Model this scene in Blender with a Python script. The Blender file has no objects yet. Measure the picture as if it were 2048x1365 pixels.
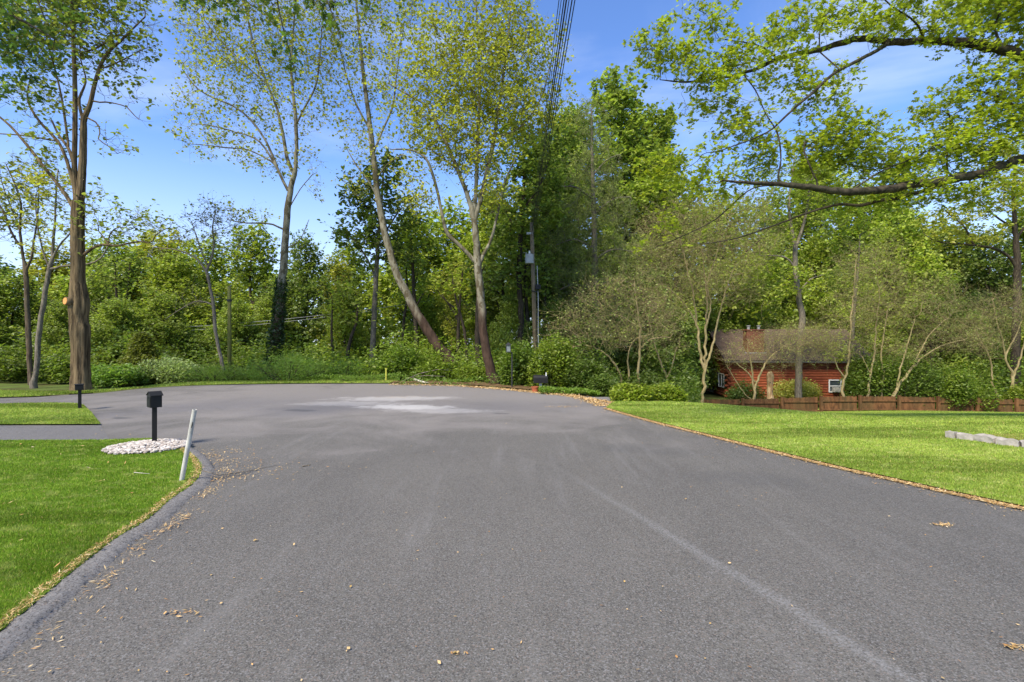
import bpy, math, random
import numpy as np
from mathutils import Vector

# ------------------------------------------------------------------ camera, sky, sun, exposure
sc = bpy.context.scene
COL = sc.collection
F = 1000.0            # focal length in pixels of the 2048 px wide photograph
CAM_Z = 1.7
CX, CY = 1024.0, 683.0
cam = bpy.data.cameras.new('camera')
cam.sensor_width = 36.0
cam.lens = 36.0 * F / 2048.0
cam.clip_start = 0.05
cam.clip_end = 2000.0
cam_o = bpy.data.objects.new('camera', cam)
cam_o.location = (0, 0, CAM_Z)
cam_o.rotation_euler = (math.radians(90), 0, 0)
COL.objects.link(cam_o)
sc.camera = cam_o

SUN_EL, SUN_AZ = 50.0, 215.0      # azimuth clockwise from +Y (north): sun behind and to the left of the camera
w = bpy.data.worlds.new('World')
sc.world = w
w.use_nodes = True
nt = w.node_tree
nt.nodes.clear()
def N(t, typ, **kw):
    n = t.nodes.new(typ)
    for k, v in kw.items():
        setattr(n, k, v)
    return n
sky = N(nt, 'ShaderNodeTexSky', sky_type='NISHITA')
sky.sun_disc = False
sky.sun_elevation = math.radians(SUN_EL)
sky.sun_rotation = math.radians(SUN_AZ)
sky.air_density = 1.0
sky.dust_density = 0.12
sky.ozone_density = 3.0
sky.altitude = 100
tc = N(nt, 'ShaderNodeTexCoord')
mp = N(nt, 'ShaderNodeMapping')
mp.inputs['Scale'].default_value = (1.2, 1.2, 4.2)
mp.inputs['Rotation'].default_value = (0.0, 0.25, 0.5)
mp.inputs['Location'].default_value = (0.35, 0.1, 0.2)
nz = N(nt, 'ShaderNodeTexNoise')
nz.inputs['Scale'].default_value = 1.7
nz.inputs['Detail'].default_value = 7
nz.inputs['Roughness'].default_value = 0.52
nz.inputs['Distortion'].default_value = 0.5
cr = N(nt, 'ShaderNodeMapRange')
cr.inputs['From Min'].default_value = 0.47
cr.inputs['From Max'].default_value = 0.95
cr.inputs['To Max'].default_value = 0.75
cr.interpolation_type = 'SMOOTHSTEP'
sep = N(nt, 'ShaderNodeSeparateXYZ')
hz = N(nt, 'ShaderNodeMapRange')           # thin cloud bank towards the horizon
hz.inputs['From Min'].default_value = 0.36
hz.inputs['From Max'].default_value = 0.05
hz.inputs['To Min'].default_value = 0.0
hz.inputs['To Max'].default_value = 0.6
hz.interpolation_type = 'SMOOTHSTEP'
mx = N(nt, 'ShaderNodeMath', operation='MAXIMUM')
mix = N(nt, 'ShaderNodeMix', data_type='RGBA')
mix.inputs[7].default_value = (3.9, 4.4, 5.4, 1)
tint = N(nt, 'ShaderNodeMix', data_type='RGBA', blend_type='MULTIPLY')
tint.inputs[0].default_value = 1.0
tint.inputs[7].default_value = (0.70, 0.84, 1.10, 1)
bg = N(nt, 'ShaderNodeBackground')
bg.inputs['Strength'].default_value = 0.135
wo = N(nt, 'ShaderNodeOutputWorld')
L = nt.links.new
L(tc.outputs['Generated'], mp.inputs['Vector']); L(mp.outputs[0], nz.inputs['Vector'])
L(nz.outputs[0], cr.inputs['Value'])
L(tc.outputs['Generated'], sep.inputs[0]); L(sep.outputs['Z'], hz.inputs['Value'])
L(cr.outputs[0], mx.inputs[0]); L(hz.outputs[0], mx.inputs[1])
L(sky.outputs[0], tint.inputs[6]); L(tint.outputs[2], mix.inputs[6]); L(mx.outputs[0], mix.inputs[0])
L(mix.outputs[2], bg.inputs['Color']); L(bg.outputs[0], wo.inputs['Surface'])

sun = bpy.data.lights.new('sun', 'SUN')
sun.energy = 3.8
sun.angle = math.radians(14.0)       # thin high cloud softens the sun
sun.color = (1.0, 0.92, 0.77)
sun_o = bpy.data.objects.new('sun', sun)
el, az = math.radians(SUN_EL), math.radians(SUN_AZ)
to_sun = Vector((math.sin(az) * math.cos(el), math.cos(az) * math.cos(el), math.sin(el)))
sun_o.rotation_euler = to_sun.to_track_quat('Z', 'Y').to_euler()
sun_o.location = to_sun * 60
COL.objects.link(sun_o)

sc.view_settings.view_transform = 'Standard'
sc.view_settings.look = 'None'
sc.view_settings.gamma = 1.0
sc.view_settings.exposure = 0.93
sc.render.engine = 'CYCLES'
sc.cycles.max_bounces = 8
sc.cycles.diffuse_bounces = 4
sc.cycles.transmission_bounces = 6
sc.cycles.glossy_bounces = 2
sc.cycles.use_denoising = True

# ------------------------------------------------------------------ helpers
def srgb(r, g, b):
    f = lambda c: (c / 255 / 12.92) if c / 255 <= 0.04045 else ((c / 255 + 0.055) / 1.055) ** 2.4
    return (f(r), f(g), f(b))

def ss(t):
    t = np.clip(t, 0.0, 1.0)
    return t * t * (3 - 2 * t)

def H(x, y):
    """height of the terrain"""
    x = np.asarray(x, float); y = np.asarray(y, float)
    D0 = 13.4 - 3.2 * ss((x - 4.0) / 5.0)
    t = np.clip((y - D0) / (31.0 - D0), 0, 1.0)
    f = t * t / (t + 0.07) * 1.07
    right = -2.8 * f * ss((x - 2.2) / 2.5)
    left = -0.07 * np.clip(y - 22.0, 0, 22.0) * (1 - ss((x - 2.2) / 2.5))
    far = -0.01 * np.clip(y - 45, 0, 300)
    bump = 0.12 * np.sin(x * 0.31 + 1.0) * np.sin(y * 0.27) * ss((y - 20.5) / 4.0)
    return right + left + far + bump

def at(px, py, D):
    return np.array([(px - CX) * D / F, D, CAM_Z - (py - CY) * D / F])

def gp(px, py):
    D = CAM_Z * F / (py - CY)
    return ((px - CX) * D / F, D)

def mk_mesh(name, V, faces, mat=None, parent=None, smooth=False, loc=None):
    """faces: list of integer arrays, each (n, k)"""
    me = bpy.data.meshes.new(name)
    V = np.asarray(V, np.float32).reshape(-1, 3)
    me.vertices.add(len(V)); me.vertices.foreach_set('co', V.ravel())
    faces = [np.asarray(f, np.int32) for f in faces if len(f)]
    tot = np.concatenate([np.full(len(f), f.shape[1], np.int32) for f in faces])
    idx = np.concatenate([f.ravel() for f in faces])
    me.loops.add(len(idx)); me.loops.foreach_set('vertex_index', idx)
    me.polygons.add(len(tot))
    start = np.concatenate([[0], np.cumsum(tot)[:-1]]).astype(np.int32)
    me.polygons.foreach_set('loop_start', start)
    me.polygons.foreach_set('loop_total', tot)
    me.polygons.foreach_set('use_smooth', np.full(len(tot), bool(smooth)))
    me.update(calc_edges=True)
    me.validate()
    o = bpy.data.objects.new(name, me)
    COL.objects.link(o)
    if mat: me.materials.append(mat)
    if parent: o.parent = parent
    if loc is not None: o.location = loc
    return o

def tag(o, label=None, cat=None, group=None, kind=None):
    if label: o['label'] = label
    if cat: o['category'] = cat
    if group: o['group'] = group
    if kind: o['kind'] = kind
    return o

def empty(name, loc, label, cat, group=None, rz=0.0):
    o = bpy.data.objects.new(name, None)
    o.empty_display_size = 0.2
    o.location = [float(v) for v in loc]
    o.rotation_euler = (0, 0, rz)
    COL.objects.link(o)
    return tag(o, label, cat, group)

class MB:
    """collects polygons for one mesh"""
    def __init__(s): s.v = []; s.f = []
    def poly(s, pts):
        b = len(s.v); s.v += [tuple(p) for p in pts]; s.f.append(list(range(b, b + len(pts))))
    def box(s, c, d, rz=0.0, tz=None):
        b = len(s.v); x, y, z = [q / 2 for q in d]
        ca, sa = math.cos(rz), math.sin(rz)
        for i, (sx, sy, sz) in enumerate([(-1,-1,-1),(1,-1,-1),(1,1,-1),(-1,1,-1),(-1,-1,1),(1,-1,1),(1,1,1),(-1,1,1)]):
            px, py = sx * x, sy * y
            s.v.append((c[0] + px * ca - py * sa, c[1] + px * sa + py * ca, c[2] + sz * z))
        for q in [(0,3,2,1),(4,5,6,7),(0,1,5,4),(1,2,6,5),(2,3,7,6),(3,0,4,7)]:
            s.f.append([b + k for k in q])
        return s
    def tube(s, pts, rad, n=10, cap=True):
        pts = [Vector(p) for p in pts]
        if not hasattr(rad, '__len__'): rad = [rad] * len(pts)
        b = len(s.v); up = Vector((0.13, 0.31, 1)).normalized()
        for i, p in enumerate(pts):
            t = (pts[min(i + 1, len(pts) - 1)] - pts[max(i - 1, 0)]).normalized()
            u = t.cross(up)
            if u.length < 0.15: u = t.cross(Vector((1, 0.2, 0)))
            u.normalize(); v2 = t.cross(u)
            for k in range(n):
                a = 2 * math.pi * k / n
                s.v.append(tuple(p + (u * math.cos(a) + v2 * math.sin(a)) * rad[i]))
        for i in range(len(pts) - 1):
            for k in range(n):
                k2 = (k + 1) % n
                s.f.append([b + i * n + k, b + i * n + k2, b + (i + 1) * n + k2, b + (i + 1) * n + k])
        if cap:
            s.f.append([b + k for k in range(n)][::-1]); s.f.append([b + (len(pts) - 1) * n + k for k in range(n)])
        return s
    def build(s, name, mat, parent=None, bevel=0.0, smooth=False):
        me = bpy.data.meshes.new(name)
        me.from_pydata(s.v, [], s.f); me.update()
        if smooth: me.polygons.foreach_set('use_smooth', [True] * len(me.polygons))
        o = bpy.data.objects.new(name, me); COL.objects.link(o)
        me.materials.append(mat)
        if parent: o.parent = parent
        if bevel:
            m = o.modifiers.new('bevel', 'BEVEL'); m.width = bevel; m.segments = 2; m.limit_method = 'ANGLE'
        return o

# ------------------------------------------------------------------ materials
MATS = {}
def new_mat(name):
    m = bpy.data.materials.new(name); m.use_nodes = True
    t = m.node_tree; t.nodes.clear()
    out = N(t, 'ShaderNodeOutputMaterial')
    MATS[name] = m
    return m, t, out

def noise(t, vec, scale, detail=4, rough=0.55, dist=0.0):
    n = N(t, 'ShaderNodeTexNoise')
    n.inputs['Scale'].default_value = scale; n.inputs['Detail'].default_value = detail
    n.inputs['Roughness'].default_value = rough; n.inputs['Distortion'].default_value = dist
    t.links.new(vec, n.inputs['Vector'])
    return n.outputs[0]

def mrange(t, v, a, b, c=0.0, d=1.0, smooth=True):
    n = N(t, 'ShaderNodeMapRange')
    if smooth: n.interpolation_type = 'SMOOTHSTEP'
    for k, q in (('From Min', a), ('From Max', b), ('To Min', c), ('To Max', d)): n.inputs[k].default_value = q
    t.links.new(v, n.inputs['Value'])
    return n.outputs[0]

def mixc(t, fac, a, b, blend='MIX'):
    n = N(t, 'ShaderNodeMix', data_type='RGBA', blend_type=blend)
    for v, s in ((fac, n.inputs[0]), (a, n.inputs[6]), (b, n.inputs[7])):
        if hasattr(v, 'links') or hasattr(v, 'is_output'): t.links.new(v, s)
        elif hasattr(v, '__len__'): s.default_value = (*v[:3], 1)
        else: s.default_value = v
    return n.outputs[2]

def mth(t, op, a, b=None, clamp=False):
    n = N(t, 'ShaderNodeMath', operation=op); n.use_clamp = clamp
    for v, s in ((a, n.inputs[0]), (b, n.inputs[1])):
        if v is None: continue
        if hasattr(v, 'is_output'): t.links.new(v, s)
        else: s.default_value = v
    return n.outputs[0]

def mapped(t, vec, scale=(1, 1, 1), loc=(0, 0, 0), rot=(0, 0, 0)):
    n = N(t, 'ShaderNodeMapping')
    n.inputs['Scale'].default_value = scale; n.inputs['Location'].default_value = loc; n.inputs['Rotation'].default_value = rot
    t.links.new(vec, n.inputs['Vector'])
    return n.outputs[0]

def pbsdf(t, out, color, rough=0.8, bump=None, bdist=0.01, bstr=1.0, spec=0.3, metal=0.0):
    p = N(t, 'ShaderNodeBsdfPrincipled')
    if hasattr(color, 'is_output'): t.links.new(color, p.inputs['Base Color'])
    else: p.inputs['Base Color'].default_value = (*color, 1)
    if hasattr(rough, 'is_output'): t.links.new(rough, p.inputs['Roughness'])
    else: p.inputs['Roughness'].default_value = rough
    p.inputs['Specular IOR Level'].default_value = spec
    p.inputs['Metallic'].default_value = metal
    if bump is not None:
        b = N(t, 'ShaderNodeBump'); b.inputs['Distance'].default_value = bdist; b.inputs['Strength'].default_value = bstr
        t.links.new(bump, b.inputs['Height']); t.links.new(b.outputs[0], p.inputs['Normal'])
    t.links.new(p.outputs[0], out.inputs['Surface'])
    return p

def ocoord(t):
    return N(t, 'ShaderNodeTexCoord').outputs['Object']

def leaf_material(name, trans=0.50, spread=0.38, gloss=0.03):
    """colour comes from the object's own colour; every leaf varies a little"""
    m, t, out = new_mat(name)
    oi = N(t, 'ShaderNodeObjectInfo'); ge = N(t, 'ShaderNodeNewGeometry')
    r = ge.outputs['Random Per Island']
    hs = N(t, 'ShaderNodeHueSaturation')
    t.links.new(mrange(t, r, 0, 1, 0.485, 0.515, False), hs.inputs['Hue'])
    r2 = mth(t, 'FRACT', mth(t, 'MULTIPLY', r, 7.31))
    t.links.new(mrange(t, r2, 0, 1, 1 - spread, 1 + spread, False), hs.inputs['Value'])
    t.links.new(oi.outputs['Color'], hs.inputs['Color'])
    nn = noise(t, ocoord(t), 0.7, 2)
    c = mixc(t, mrange(t, nn, 0.35, 0.65, 0.0, 1.0), hs.outputs[0], mixc(t, 1.0, hs.outputs[0], (1.12, 1.1, 0.8), 'MULTIPLY'))
    d = N(t, 'ShaderNodeBsdfDiffuse'); tr = N(t, 'ShaderNodeBsdfTranslucent'); g = N(t, 'ShaderNodeBsdfGlossy')
    g.inputs['Roughness'].default_value = 0.5
    t.links.new(c, d.inputs['Color'])
    t.links.new(mixc(t, 1.0, c, (1.2, 1.3, 0.75), 'MULTIPLY'), tr.inputs['Color'])
    s1 = N(t, 'ShaderNodeMixShader'); s1.inputs[0].default_value = trans
    t.links.new(d.outputs[0], s1.inputs[1]); t.links.new(tr.outputs[0], s1.inputs[2])
    s2 = N(t, 'ShaderNodeMixShader'); s2.inputs[0].default_value = gloss
    t.links.new(s1.outputs[0], s2.inputs[1]); t.links.new(g.outputs[0], s2.inputs[2])
    t.links.new(s2.outputs[0], out.inputs['Surface'])
    return m

def bark_material(name, a, b, c=None, stretch=(14, 14, 2.2), bdist=0.02, patch=None, foot=None):
    m, t, out = new_mat(name)
    oc = ocoord(t)
    n1 = noise(t, mapped(t, oc, stretch), 1.0, 6, 0.62, 0.6)
    col = mixc(t, mrange(t, n1, 0.35, 0.65), a, b)
    n3 = noise(t, oc, 1.1, 3)
    col = mixc(t, mrange(t, n3, 0.4, 0.7, 0, 0.45), col, c or a)
    if patch:
        n2 = noise(t, mapped(t, oc, (5, 5, 2.6)), 1.0, 3, 0.5, 0.4)
        col = mixc(t, mrange(t, n2, 0.52, 0.56), col, patch)
    if foot:        # rough darker bark low on the trunk
        sx = N(t, 'ShaderNodeSeparateXYZ'); t.links.new(oc, sx.inputs[0])
        hh = mth(t, 'ADD', sx.outputs[2], mth(t, 'MULTIPLY', noise(t, mapped(t, oc, (3, 3, 1)), 1.0, 4), foot[2]))
        col = mixc(t, mrange(t, hh, foot[1] + .8, foot[1] - .8), col, mixc(t, mrange(t, n1, .35, .65), foot[0], tuple(q * 1.9 for q in foot[0])))
    pbsdf(t, out, col, 0.9, n1, bdist, 1.0, 0.15)
    return m

M_leaf = leaf_material('leaf')
M_leaf_soft = leaf_material('leaf_needle', 0.25, 0.3, 0.02)
M_bark = bark_material('bark_brown', srgb(62, 50, 40), srgb(112, 96, 78), srgb(88, 84, 66))
M_bark_big = bark_material('bark_furrowed', srgb(54, 43, 30), srgb(128, 109, 80), srgb(100, 88, 64), (11, 11, 1.0), 0.05)
M_bark_grey = bark_material('bark_grey', srgb(86, 78, 68), srgb(134, 124, 108), srgb(110, 102, 88), (20, 20, 5), 0.008)
M_bark_syc = bark_material('bark_mottled', srgb(104, 97, 80), srgb(142, 136, 116), srgb(98, 93, 72), (6, 6, 2), 0.006, srgb(90, 82, 62), (srgb(58, 45, 36), 5.0, 3.0))
M_bark_dark = bark_material('bark_dark', srgb(40, 34, 28), srgb(78, 68, 56), srgb(60, 56, 44), (18, 18, 3), 0.012)
M_bark_oak = bark_material('bark_limb', srgb(36, 31, 25), srgb(78, 70, 56), srgb(58, 62, 42), (10, 10, 10), 0.012)
M_twig = bark_material('bark_tan', srgb(118, 104, 72), srgb(164, 146, 108), srgb(130, 124, 78), (12, 12, 3), 0.004)

# asphalt ---------------------------------------------------------------
def asphalt(name, base, seam=False, light=1.0):
    m, t, out = new_mat(name)
    oc = ocoord(t)
    big = noise(t, oc, 0.32, 4, 0.6, 0.6)
    mid = noise(t, mapped(t, oc, (1.0, 0.45, 1)), 1.3, 5, 0.65)
    fine = noise(t, oc, 60, 4, 0.8)
    grit = noise(t, oc, 210, 2, 0.5)
    v = N(t, 'ShaderNodeTexVoronoi'); v.inputs['Scale'].default_value = 150; t.links.new(oc, v.inputs['Vector'])
    c0 = tuple(q * light for q in base)
    col = mixc(t, mrange(t, big, 0.3, 0.7, 0, 1), tuple(q * 0.86 for q in c0), tuple(q * 1.14 for q in c0))
    col = mixc(t, mrange(t, mid, 0.35, 0.7, 0, 0.55), col, (c0[0] * 1.25, c0[1] * 1.24, c0[2] * 1.22))
    # single pale and dark stones of the aggregate
    gv = N(t, 'ShaderNodeTexVoronoi'); gv.inputs['Scale'].default_value = 125; t.links.new(oc, gv.inputs['Vector'])
    gs = N(t, 'ShaderNodeSeparateColor'); t.links.new(gv.outputs['Color'], gs.inputs[0])
    col = mixc(t, mrange(t, gs.outputs[0], 0.6, 1.0, 0, 0.55), col, (0.25, 0.242, 0.235))
    col = mixc(t, mrange(t, gs.outputs[1], 0.55, 0.95, 0, 0.62), col, (0.022, 0.021, 0.021))
    col = mixc(t, mrange(t, gs.outputs[2], 0.9, 0.95, 0, 0.5), col, (0.20, 0.15, 0.12))
    col = mixc(t, mrange(t, fine, 0.52, 0.68, 0, 0.45), col, (0.20, 0.195, 0.19))
    col = mixc(t, mrange(t, fine, 0.48, 0.34, 0, 0.5), col, (0.03, 0.03, 0.03))
    col = mixc(t, mrange(t, grit, 0.55, 0.7, 0, 0.35), col, (0.30, 0.27, 0.25))
    if seam:
        sx = N(t, 'ShaderNodeSeparateXYZ'); t.links.new(oc, sx.inputs[0])
        X, Y = sx.outputs[0], sx.outputs[1]
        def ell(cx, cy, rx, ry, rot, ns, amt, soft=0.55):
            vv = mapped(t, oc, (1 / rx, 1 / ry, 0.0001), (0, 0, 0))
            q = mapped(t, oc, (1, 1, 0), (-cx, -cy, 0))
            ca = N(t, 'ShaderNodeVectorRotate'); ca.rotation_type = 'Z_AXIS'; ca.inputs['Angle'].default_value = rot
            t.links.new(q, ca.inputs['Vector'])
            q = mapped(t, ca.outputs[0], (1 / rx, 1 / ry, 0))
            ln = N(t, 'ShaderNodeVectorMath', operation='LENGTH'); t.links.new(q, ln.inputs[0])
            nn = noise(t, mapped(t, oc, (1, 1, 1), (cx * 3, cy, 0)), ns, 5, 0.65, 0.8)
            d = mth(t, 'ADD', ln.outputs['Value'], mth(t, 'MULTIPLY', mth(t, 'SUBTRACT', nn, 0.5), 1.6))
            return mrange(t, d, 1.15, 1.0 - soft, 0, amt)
        # sunlit far end of the road, painted as paler colour on the turning circle
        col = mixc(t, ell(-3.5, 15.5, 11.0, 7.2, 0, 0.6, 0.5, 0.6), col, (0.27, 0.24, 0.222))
        # pale paving joint running towards the camera
        p0, p1 = gp(1130, 945), gp(1830, 1365)
        dx, dy = p1[0] - p0[0], p1[1] - p0[1]; ln = math.hypot(dx, dy)
        nxx, nyy = -dy / ln, dx / ln
        d = mth(t, 'ADD', mth(t, 'MULTIPLY', X, nxx), mth(t, 'MULTIPLY', Y, nyy))
        d = mth(t, 'SUBTRACT', d, p0[0] * nxx + p0[1] * nyy)
        wob = mth(t, 'MULTIPLY', mth(t, 'SUBTRACT', noise(t, oc, 1.6, 6, 0.7), 0.5), 0.16)
        d = mth(t, 'ABSOLUTE', mth(t, 'ADD', d, wob))
        band = mrange(t, d, 0.095, 0.0, 0, 1)
        bn = noise(t, oc, 42, 3, 0.8)
        band = mth(t, 'MULTIPLY', band, mrange(t, bn, 0.42, 0.62, 0.1, 1))
        band = mth(t, 'MULTIPLY', band, mrange(t, Y, 7.5, 4.0, 0.0, 1))
        col = mixc(t, mth(t, 'MULTIPLY', band, 0.6), col, (0.25, 0.245, 0.24))
        # second faint joint
        a0, a1 = gp(700, 860), gp(1000, 1100)
        # chalky dried patches and dark stains
        for (px, py, rx, ry, rot, ns, amt) in ((812, 815, 1.3, 0.55, 0.05, 2.2, 0.75), (790, 798, 1.9, 0.7, -0.05, 1.9, 0.5), (700, 808, 1.6, 0.6, 0.0, 2.5, 0.35), (880, 822, 1.4, 0.5, 0.1, 2.6, 0.4)):
            x, y = gp(px, py)
            col = mixc(t, ell(x, y, rx, ry, rot, ns, amt), col, (0.50, 0.47, 0.44))
        for (px, py, rx, ry, amt) in ((600, 822, 0.5, 0.22, 0.5), (247, 837, 0.28, 0.12, 0.75), (1003, 828, 0.22, 0.1, 0.55), (1290, 900, 0.9, 0.5, 0.25), (1500, 960, 0.8, 0.4, 0.25)):
            x, y = gp(px, py)
            col = mixc(t, ell(x, y, rx, ry, 0.2, 2.5, amt), col, (0.06, 0.06, 0.062))
        # thin long scuffs
        sc_ = noise(t, mapped(t, oc, (2.6, 0.22, 1), (3, 1, 0), (0, 0, -0.30)), 1.2, 6, 0.7)
        col = mixc(t, mrange(t, sc_, 0.50, 0.72, 0, 0.32), col, (0.20, 0.19, 0.18))
        # tan dust towards the edges
        dn = noise(t, oc, 0.9, 6, 0.7)
        col = mixc(t, mrange(t, dn, 0.6, 0.8, 0, 0.25), col, (0.20, 0.165, 0.13))
    h = mth(t, 'ADD', mth(t, 'MULTIPLY', fine, 0.5), gs.outputs[0])
    pbsdf(t, out, col, 0.85, h, 0.0025, 0.8, 0.25)
    return m
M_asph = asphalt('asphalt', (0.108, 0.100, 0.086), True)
M_drive = asphalt('asphalt_smooth', (0.135, 0.128, 0.122), False, 1.0)
M_curb = asphalt('asphalt_curb', (0.175, 0.165, 0.155), False, 1.0)

def grass_material(name, c1, c2, c3, blade=False):
    m, t, out = new_mat(name)
    oc = ocoord(t)
    n1 = noise(t, oc, 0.55, 4, 0.6, 0.3); n2 = noise(t, mapped(t, oc, (1, 1.6, 1)), 4.5, 5, 0.7)
    col = mixc(t, mrange(t, n1, 0.35, 0.65), c1, c2)
    col = mixc(t, mrange(t, n2, 0.48, 0.68, 0, 0.85), col, c3)
    n4 = noise(t, mapped(t, oc, (.12, .55, 1), (2, 3, 0), (0, 0, .12)), 1.6, 4, .6)
    col = mixc(t, mrange(t, n4, 0.48, 0.66, 0, 0.75), col, tuple(q * .62 for q in c1))
    if blade:
        ge = N(t, 'ShaderNodeNewGeometry')
        r = ge.outputs['Random Per Island']
        hs = N(t, 'ShaderNodeHueSaturation')
        t.links.new(mrange(t, r, 0, 1, 0.6, 1.45, False), hs.inputs['Value'])
        t.links.new(mrange(t, mth(t, 'FRACT', mth(t, 'MULTIPLY', r, 5.7)), 0, 1, 0.48, 0.515, False), hs.inputs['Hue'])
        t.links.new(col, hs.inputs['Color'])
        col = hs.outputs[0]
        col = mixc(t, mrange(t, mth(t, 'FRACT', mth(t, 'MULTIPLY', r, 13.3)), 0.965, 0.97), col, srgb(196, 176, 112))
        d = N(t, 'ShaderNodeBsdfDiffuse'); tr = N(t, 'ShaderNodeBsdfTranslucent')
        t.links.new(col, d.inputs['Color']); t.links.new(mixc(t, 1.0, col, (1.1, 1.15, 0.9), 'MULTIPLY'), tr.inputs['Color'])
        s = N(t, 'ShaderNodeMixShader'); s.inputs[0].default_value = 0.35
        t.links.new(d.outputs[0], s.inputs[1]); t.links.new(tr.outputs[0], s.inputs[2])
        t.links.new(s.outputs[0], out.inputs['Surface'])
    else:
        n3 = noise(t, mapped(t, oc, (1, 0.5, 1)), 60, 3, 0.7)
        col = mixc(t, mrange(t, n3, 0.35, 0.7, 0, 0.55), col, tuple(q * 0.5 for q in c1))
        pbsdf(t, out, col, 0.95, n3, 0.02, 0.8, 0.1)
    return m
GL = (srgb(116, 146, 48), srgb(140, 168, 62), srgb(166, 176, 96))
GR = (srgb(132, 154, 62), srgb(156, 174, 78), srgb(180, 184, 112))
M_grass_l = grass_material('grass_left', *GL); M_blade_l = grass_material('blade_left', *GL, True)
M_grass_r = grass_material('grass_right', *GR); M_blade_r = grass_material('blade_right', *GR, True)

def simple(name, c, rough=0.6, spec=0.4, metal=0.0, var=0.25, scale=6.0, bump=0.0, c2=None):
    m, t, out = new_mat(name)
    oc = ocoord(t)
    n = noise(t, oc, scale, 5, 0.6)
    col = mixc(t, mrange(t, n, 0.3, 0.7), tuple(q * (1 - var) for q in c), c2 or tuple(min(1, q * (1 + var)) for q in c))
    pbsdf(t, out, col, rough, n if bump else None, bump or 0.01, 1.0, spec, metal)
    return m
M_floor = simple('wood_floor', srgb(92, 84, 54), 1.0, 0.05, 0, 0.4, 1.2, 0.05, srgb(88, 104, 48))
M_mulch = simple('mulch', srgb(84, 66, 46), 1.0, 0.05, 0, 0.4, 9, 0.05, srgb(128, 104, 74))
M_blackmetal = simple('black_painted_metal', (0.010, 0.009, 0.008), 0.55, 0.3, 0.0, 0.2, 8)
M_black = simple('dark_weathered', (0.03, 0.03, 0.028), 0.6, 0.3)
M_whitestone = simple('white_stone', srgb(205, 194, 188), 0.85, 0.3, 0, 0.12, 9, 0.004, srgb(226, 220, 214))
M_block = simple('pale_concrete', srgb(158, 150, 140), 0.95, 0.1, 0, 0.14, 12, 0.012)
M_pipe = simple('grey_white_plastic', srgb(188, 183, 172), 0.6, 0.3, 0, 0.2, 12, 0.002)
M_pole = bark_material('pole_wood', srgb(92, 78, 60), srgb(132, 116, 92), srgb(108, 98, 74), (24, 24, 1.2), 0.006)
M_pole_g = bark_material('pole_mossy', srgb(116, 112, 62), srgb(148, 140, 80), srgb(104, 110, 56), (20, 20, 1.2), 0.006)
M_wire = simple('wire_black', (0.012, 0.012, 0.014), 0.6, 0.3)
M_wire_g = simple('wire_grey', srgb(150, 150, 146), 0.6, 0.3)
M_grey = simple('grey_metal', srgb(150, 152, 152), 0.5, 0.4, 0.2, 0.1)
M_white = simple('white_paint', srgb(222, 222, 218), 0.5, 0.4, 0, 0.05)
M_glass = simple('window_glass', srgb(60, 68, 72), 0.08, 0.8, 0, 0.3, 1.5)
M_yellow = simple('yellow_stake_paint', srgb(176, 172, 66), 0.7)
M_terracotta = simple('terracotta', srgb(165, 92, 58), 0.9)
M_cut = simple('cut_wood', srgb(206, 146, 88), 0.9, 0.1, 0, 0.15, 20)
M_snag = bark_material('snag_wood', srgb(150, 118, 82), srgb(196, 168, 128), srgb(122, 92, 66), (10, 10, 2), 0.02)
M_pale_wood = simple('bleached_wood', srgb(190, 182, 168), 0.9, 0.1, 0, 0.15, 12)
M_straw = None
def island_mat(name, cols, rough=0.9):
    m, t, out = new_mat(name)
    ge = N(t, 'ShaderNodeNewGeometry')
    rp = N(t, 'ShaderNodeValToRGB'); rp.color_ramp.interpolation = 'LINEAR'
    e = rp.color_ramp.elements
    e[0].position = 0; e[0].color = (*cols[0], 1); e[1].position = 1; e[1].color = (*cols[-1], 1)
    for i, c in enumerate(cols[1:-1]):
        k = e.new((i + 1) / (len(cols) - 1)); k.color = (*c, 1)
    t.links.new(ge.outputs['Random Per Island'], rp.inputs[0])
    pbsdf(t, out, rp.outputs[0], rough, None, 0.01, 1, 0.15)
    return m
M_straw = island_mat('dry_litter', [srgb(150, 110, 66), srgb(190, 150, 96), srgb(206, 176, 126), srgb(168, 138, 82), srgb(214, 194, 156)])
M_stones = island_mat('white_stones', [srgb(134, 122, 112), srgb(176, 166, 154), srgb(208, 200, 190), srgb(150, 136, 124)])

# ------------------------------------------------------------------ ground sheets
def ss_curve(pts, n=6):
    """Catmull-Rom through 2D or 3D points"""
    P = [np.array(p, float) for p in pts]
    out = []
    for i in range(len(P) - 1):
        p0 = P[max(i - 1, 0)]; p1 = P[i]; p2 = P[i + 1]; p3 = P[min(i + 2, len(P) - 1)]
        for k in range(n):
            t = k / n
            out.append(0.5 * ((2 * p1) + (-p0 + p2) * t + (2 * p0 - 5 * p1 + 4 * p2 - p3) * t * t + (-p0 + 3 * p1 - 3 * p2 + p3) * t ** 3))
    out.append(P[-1])
    return np.array(out)

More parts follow.
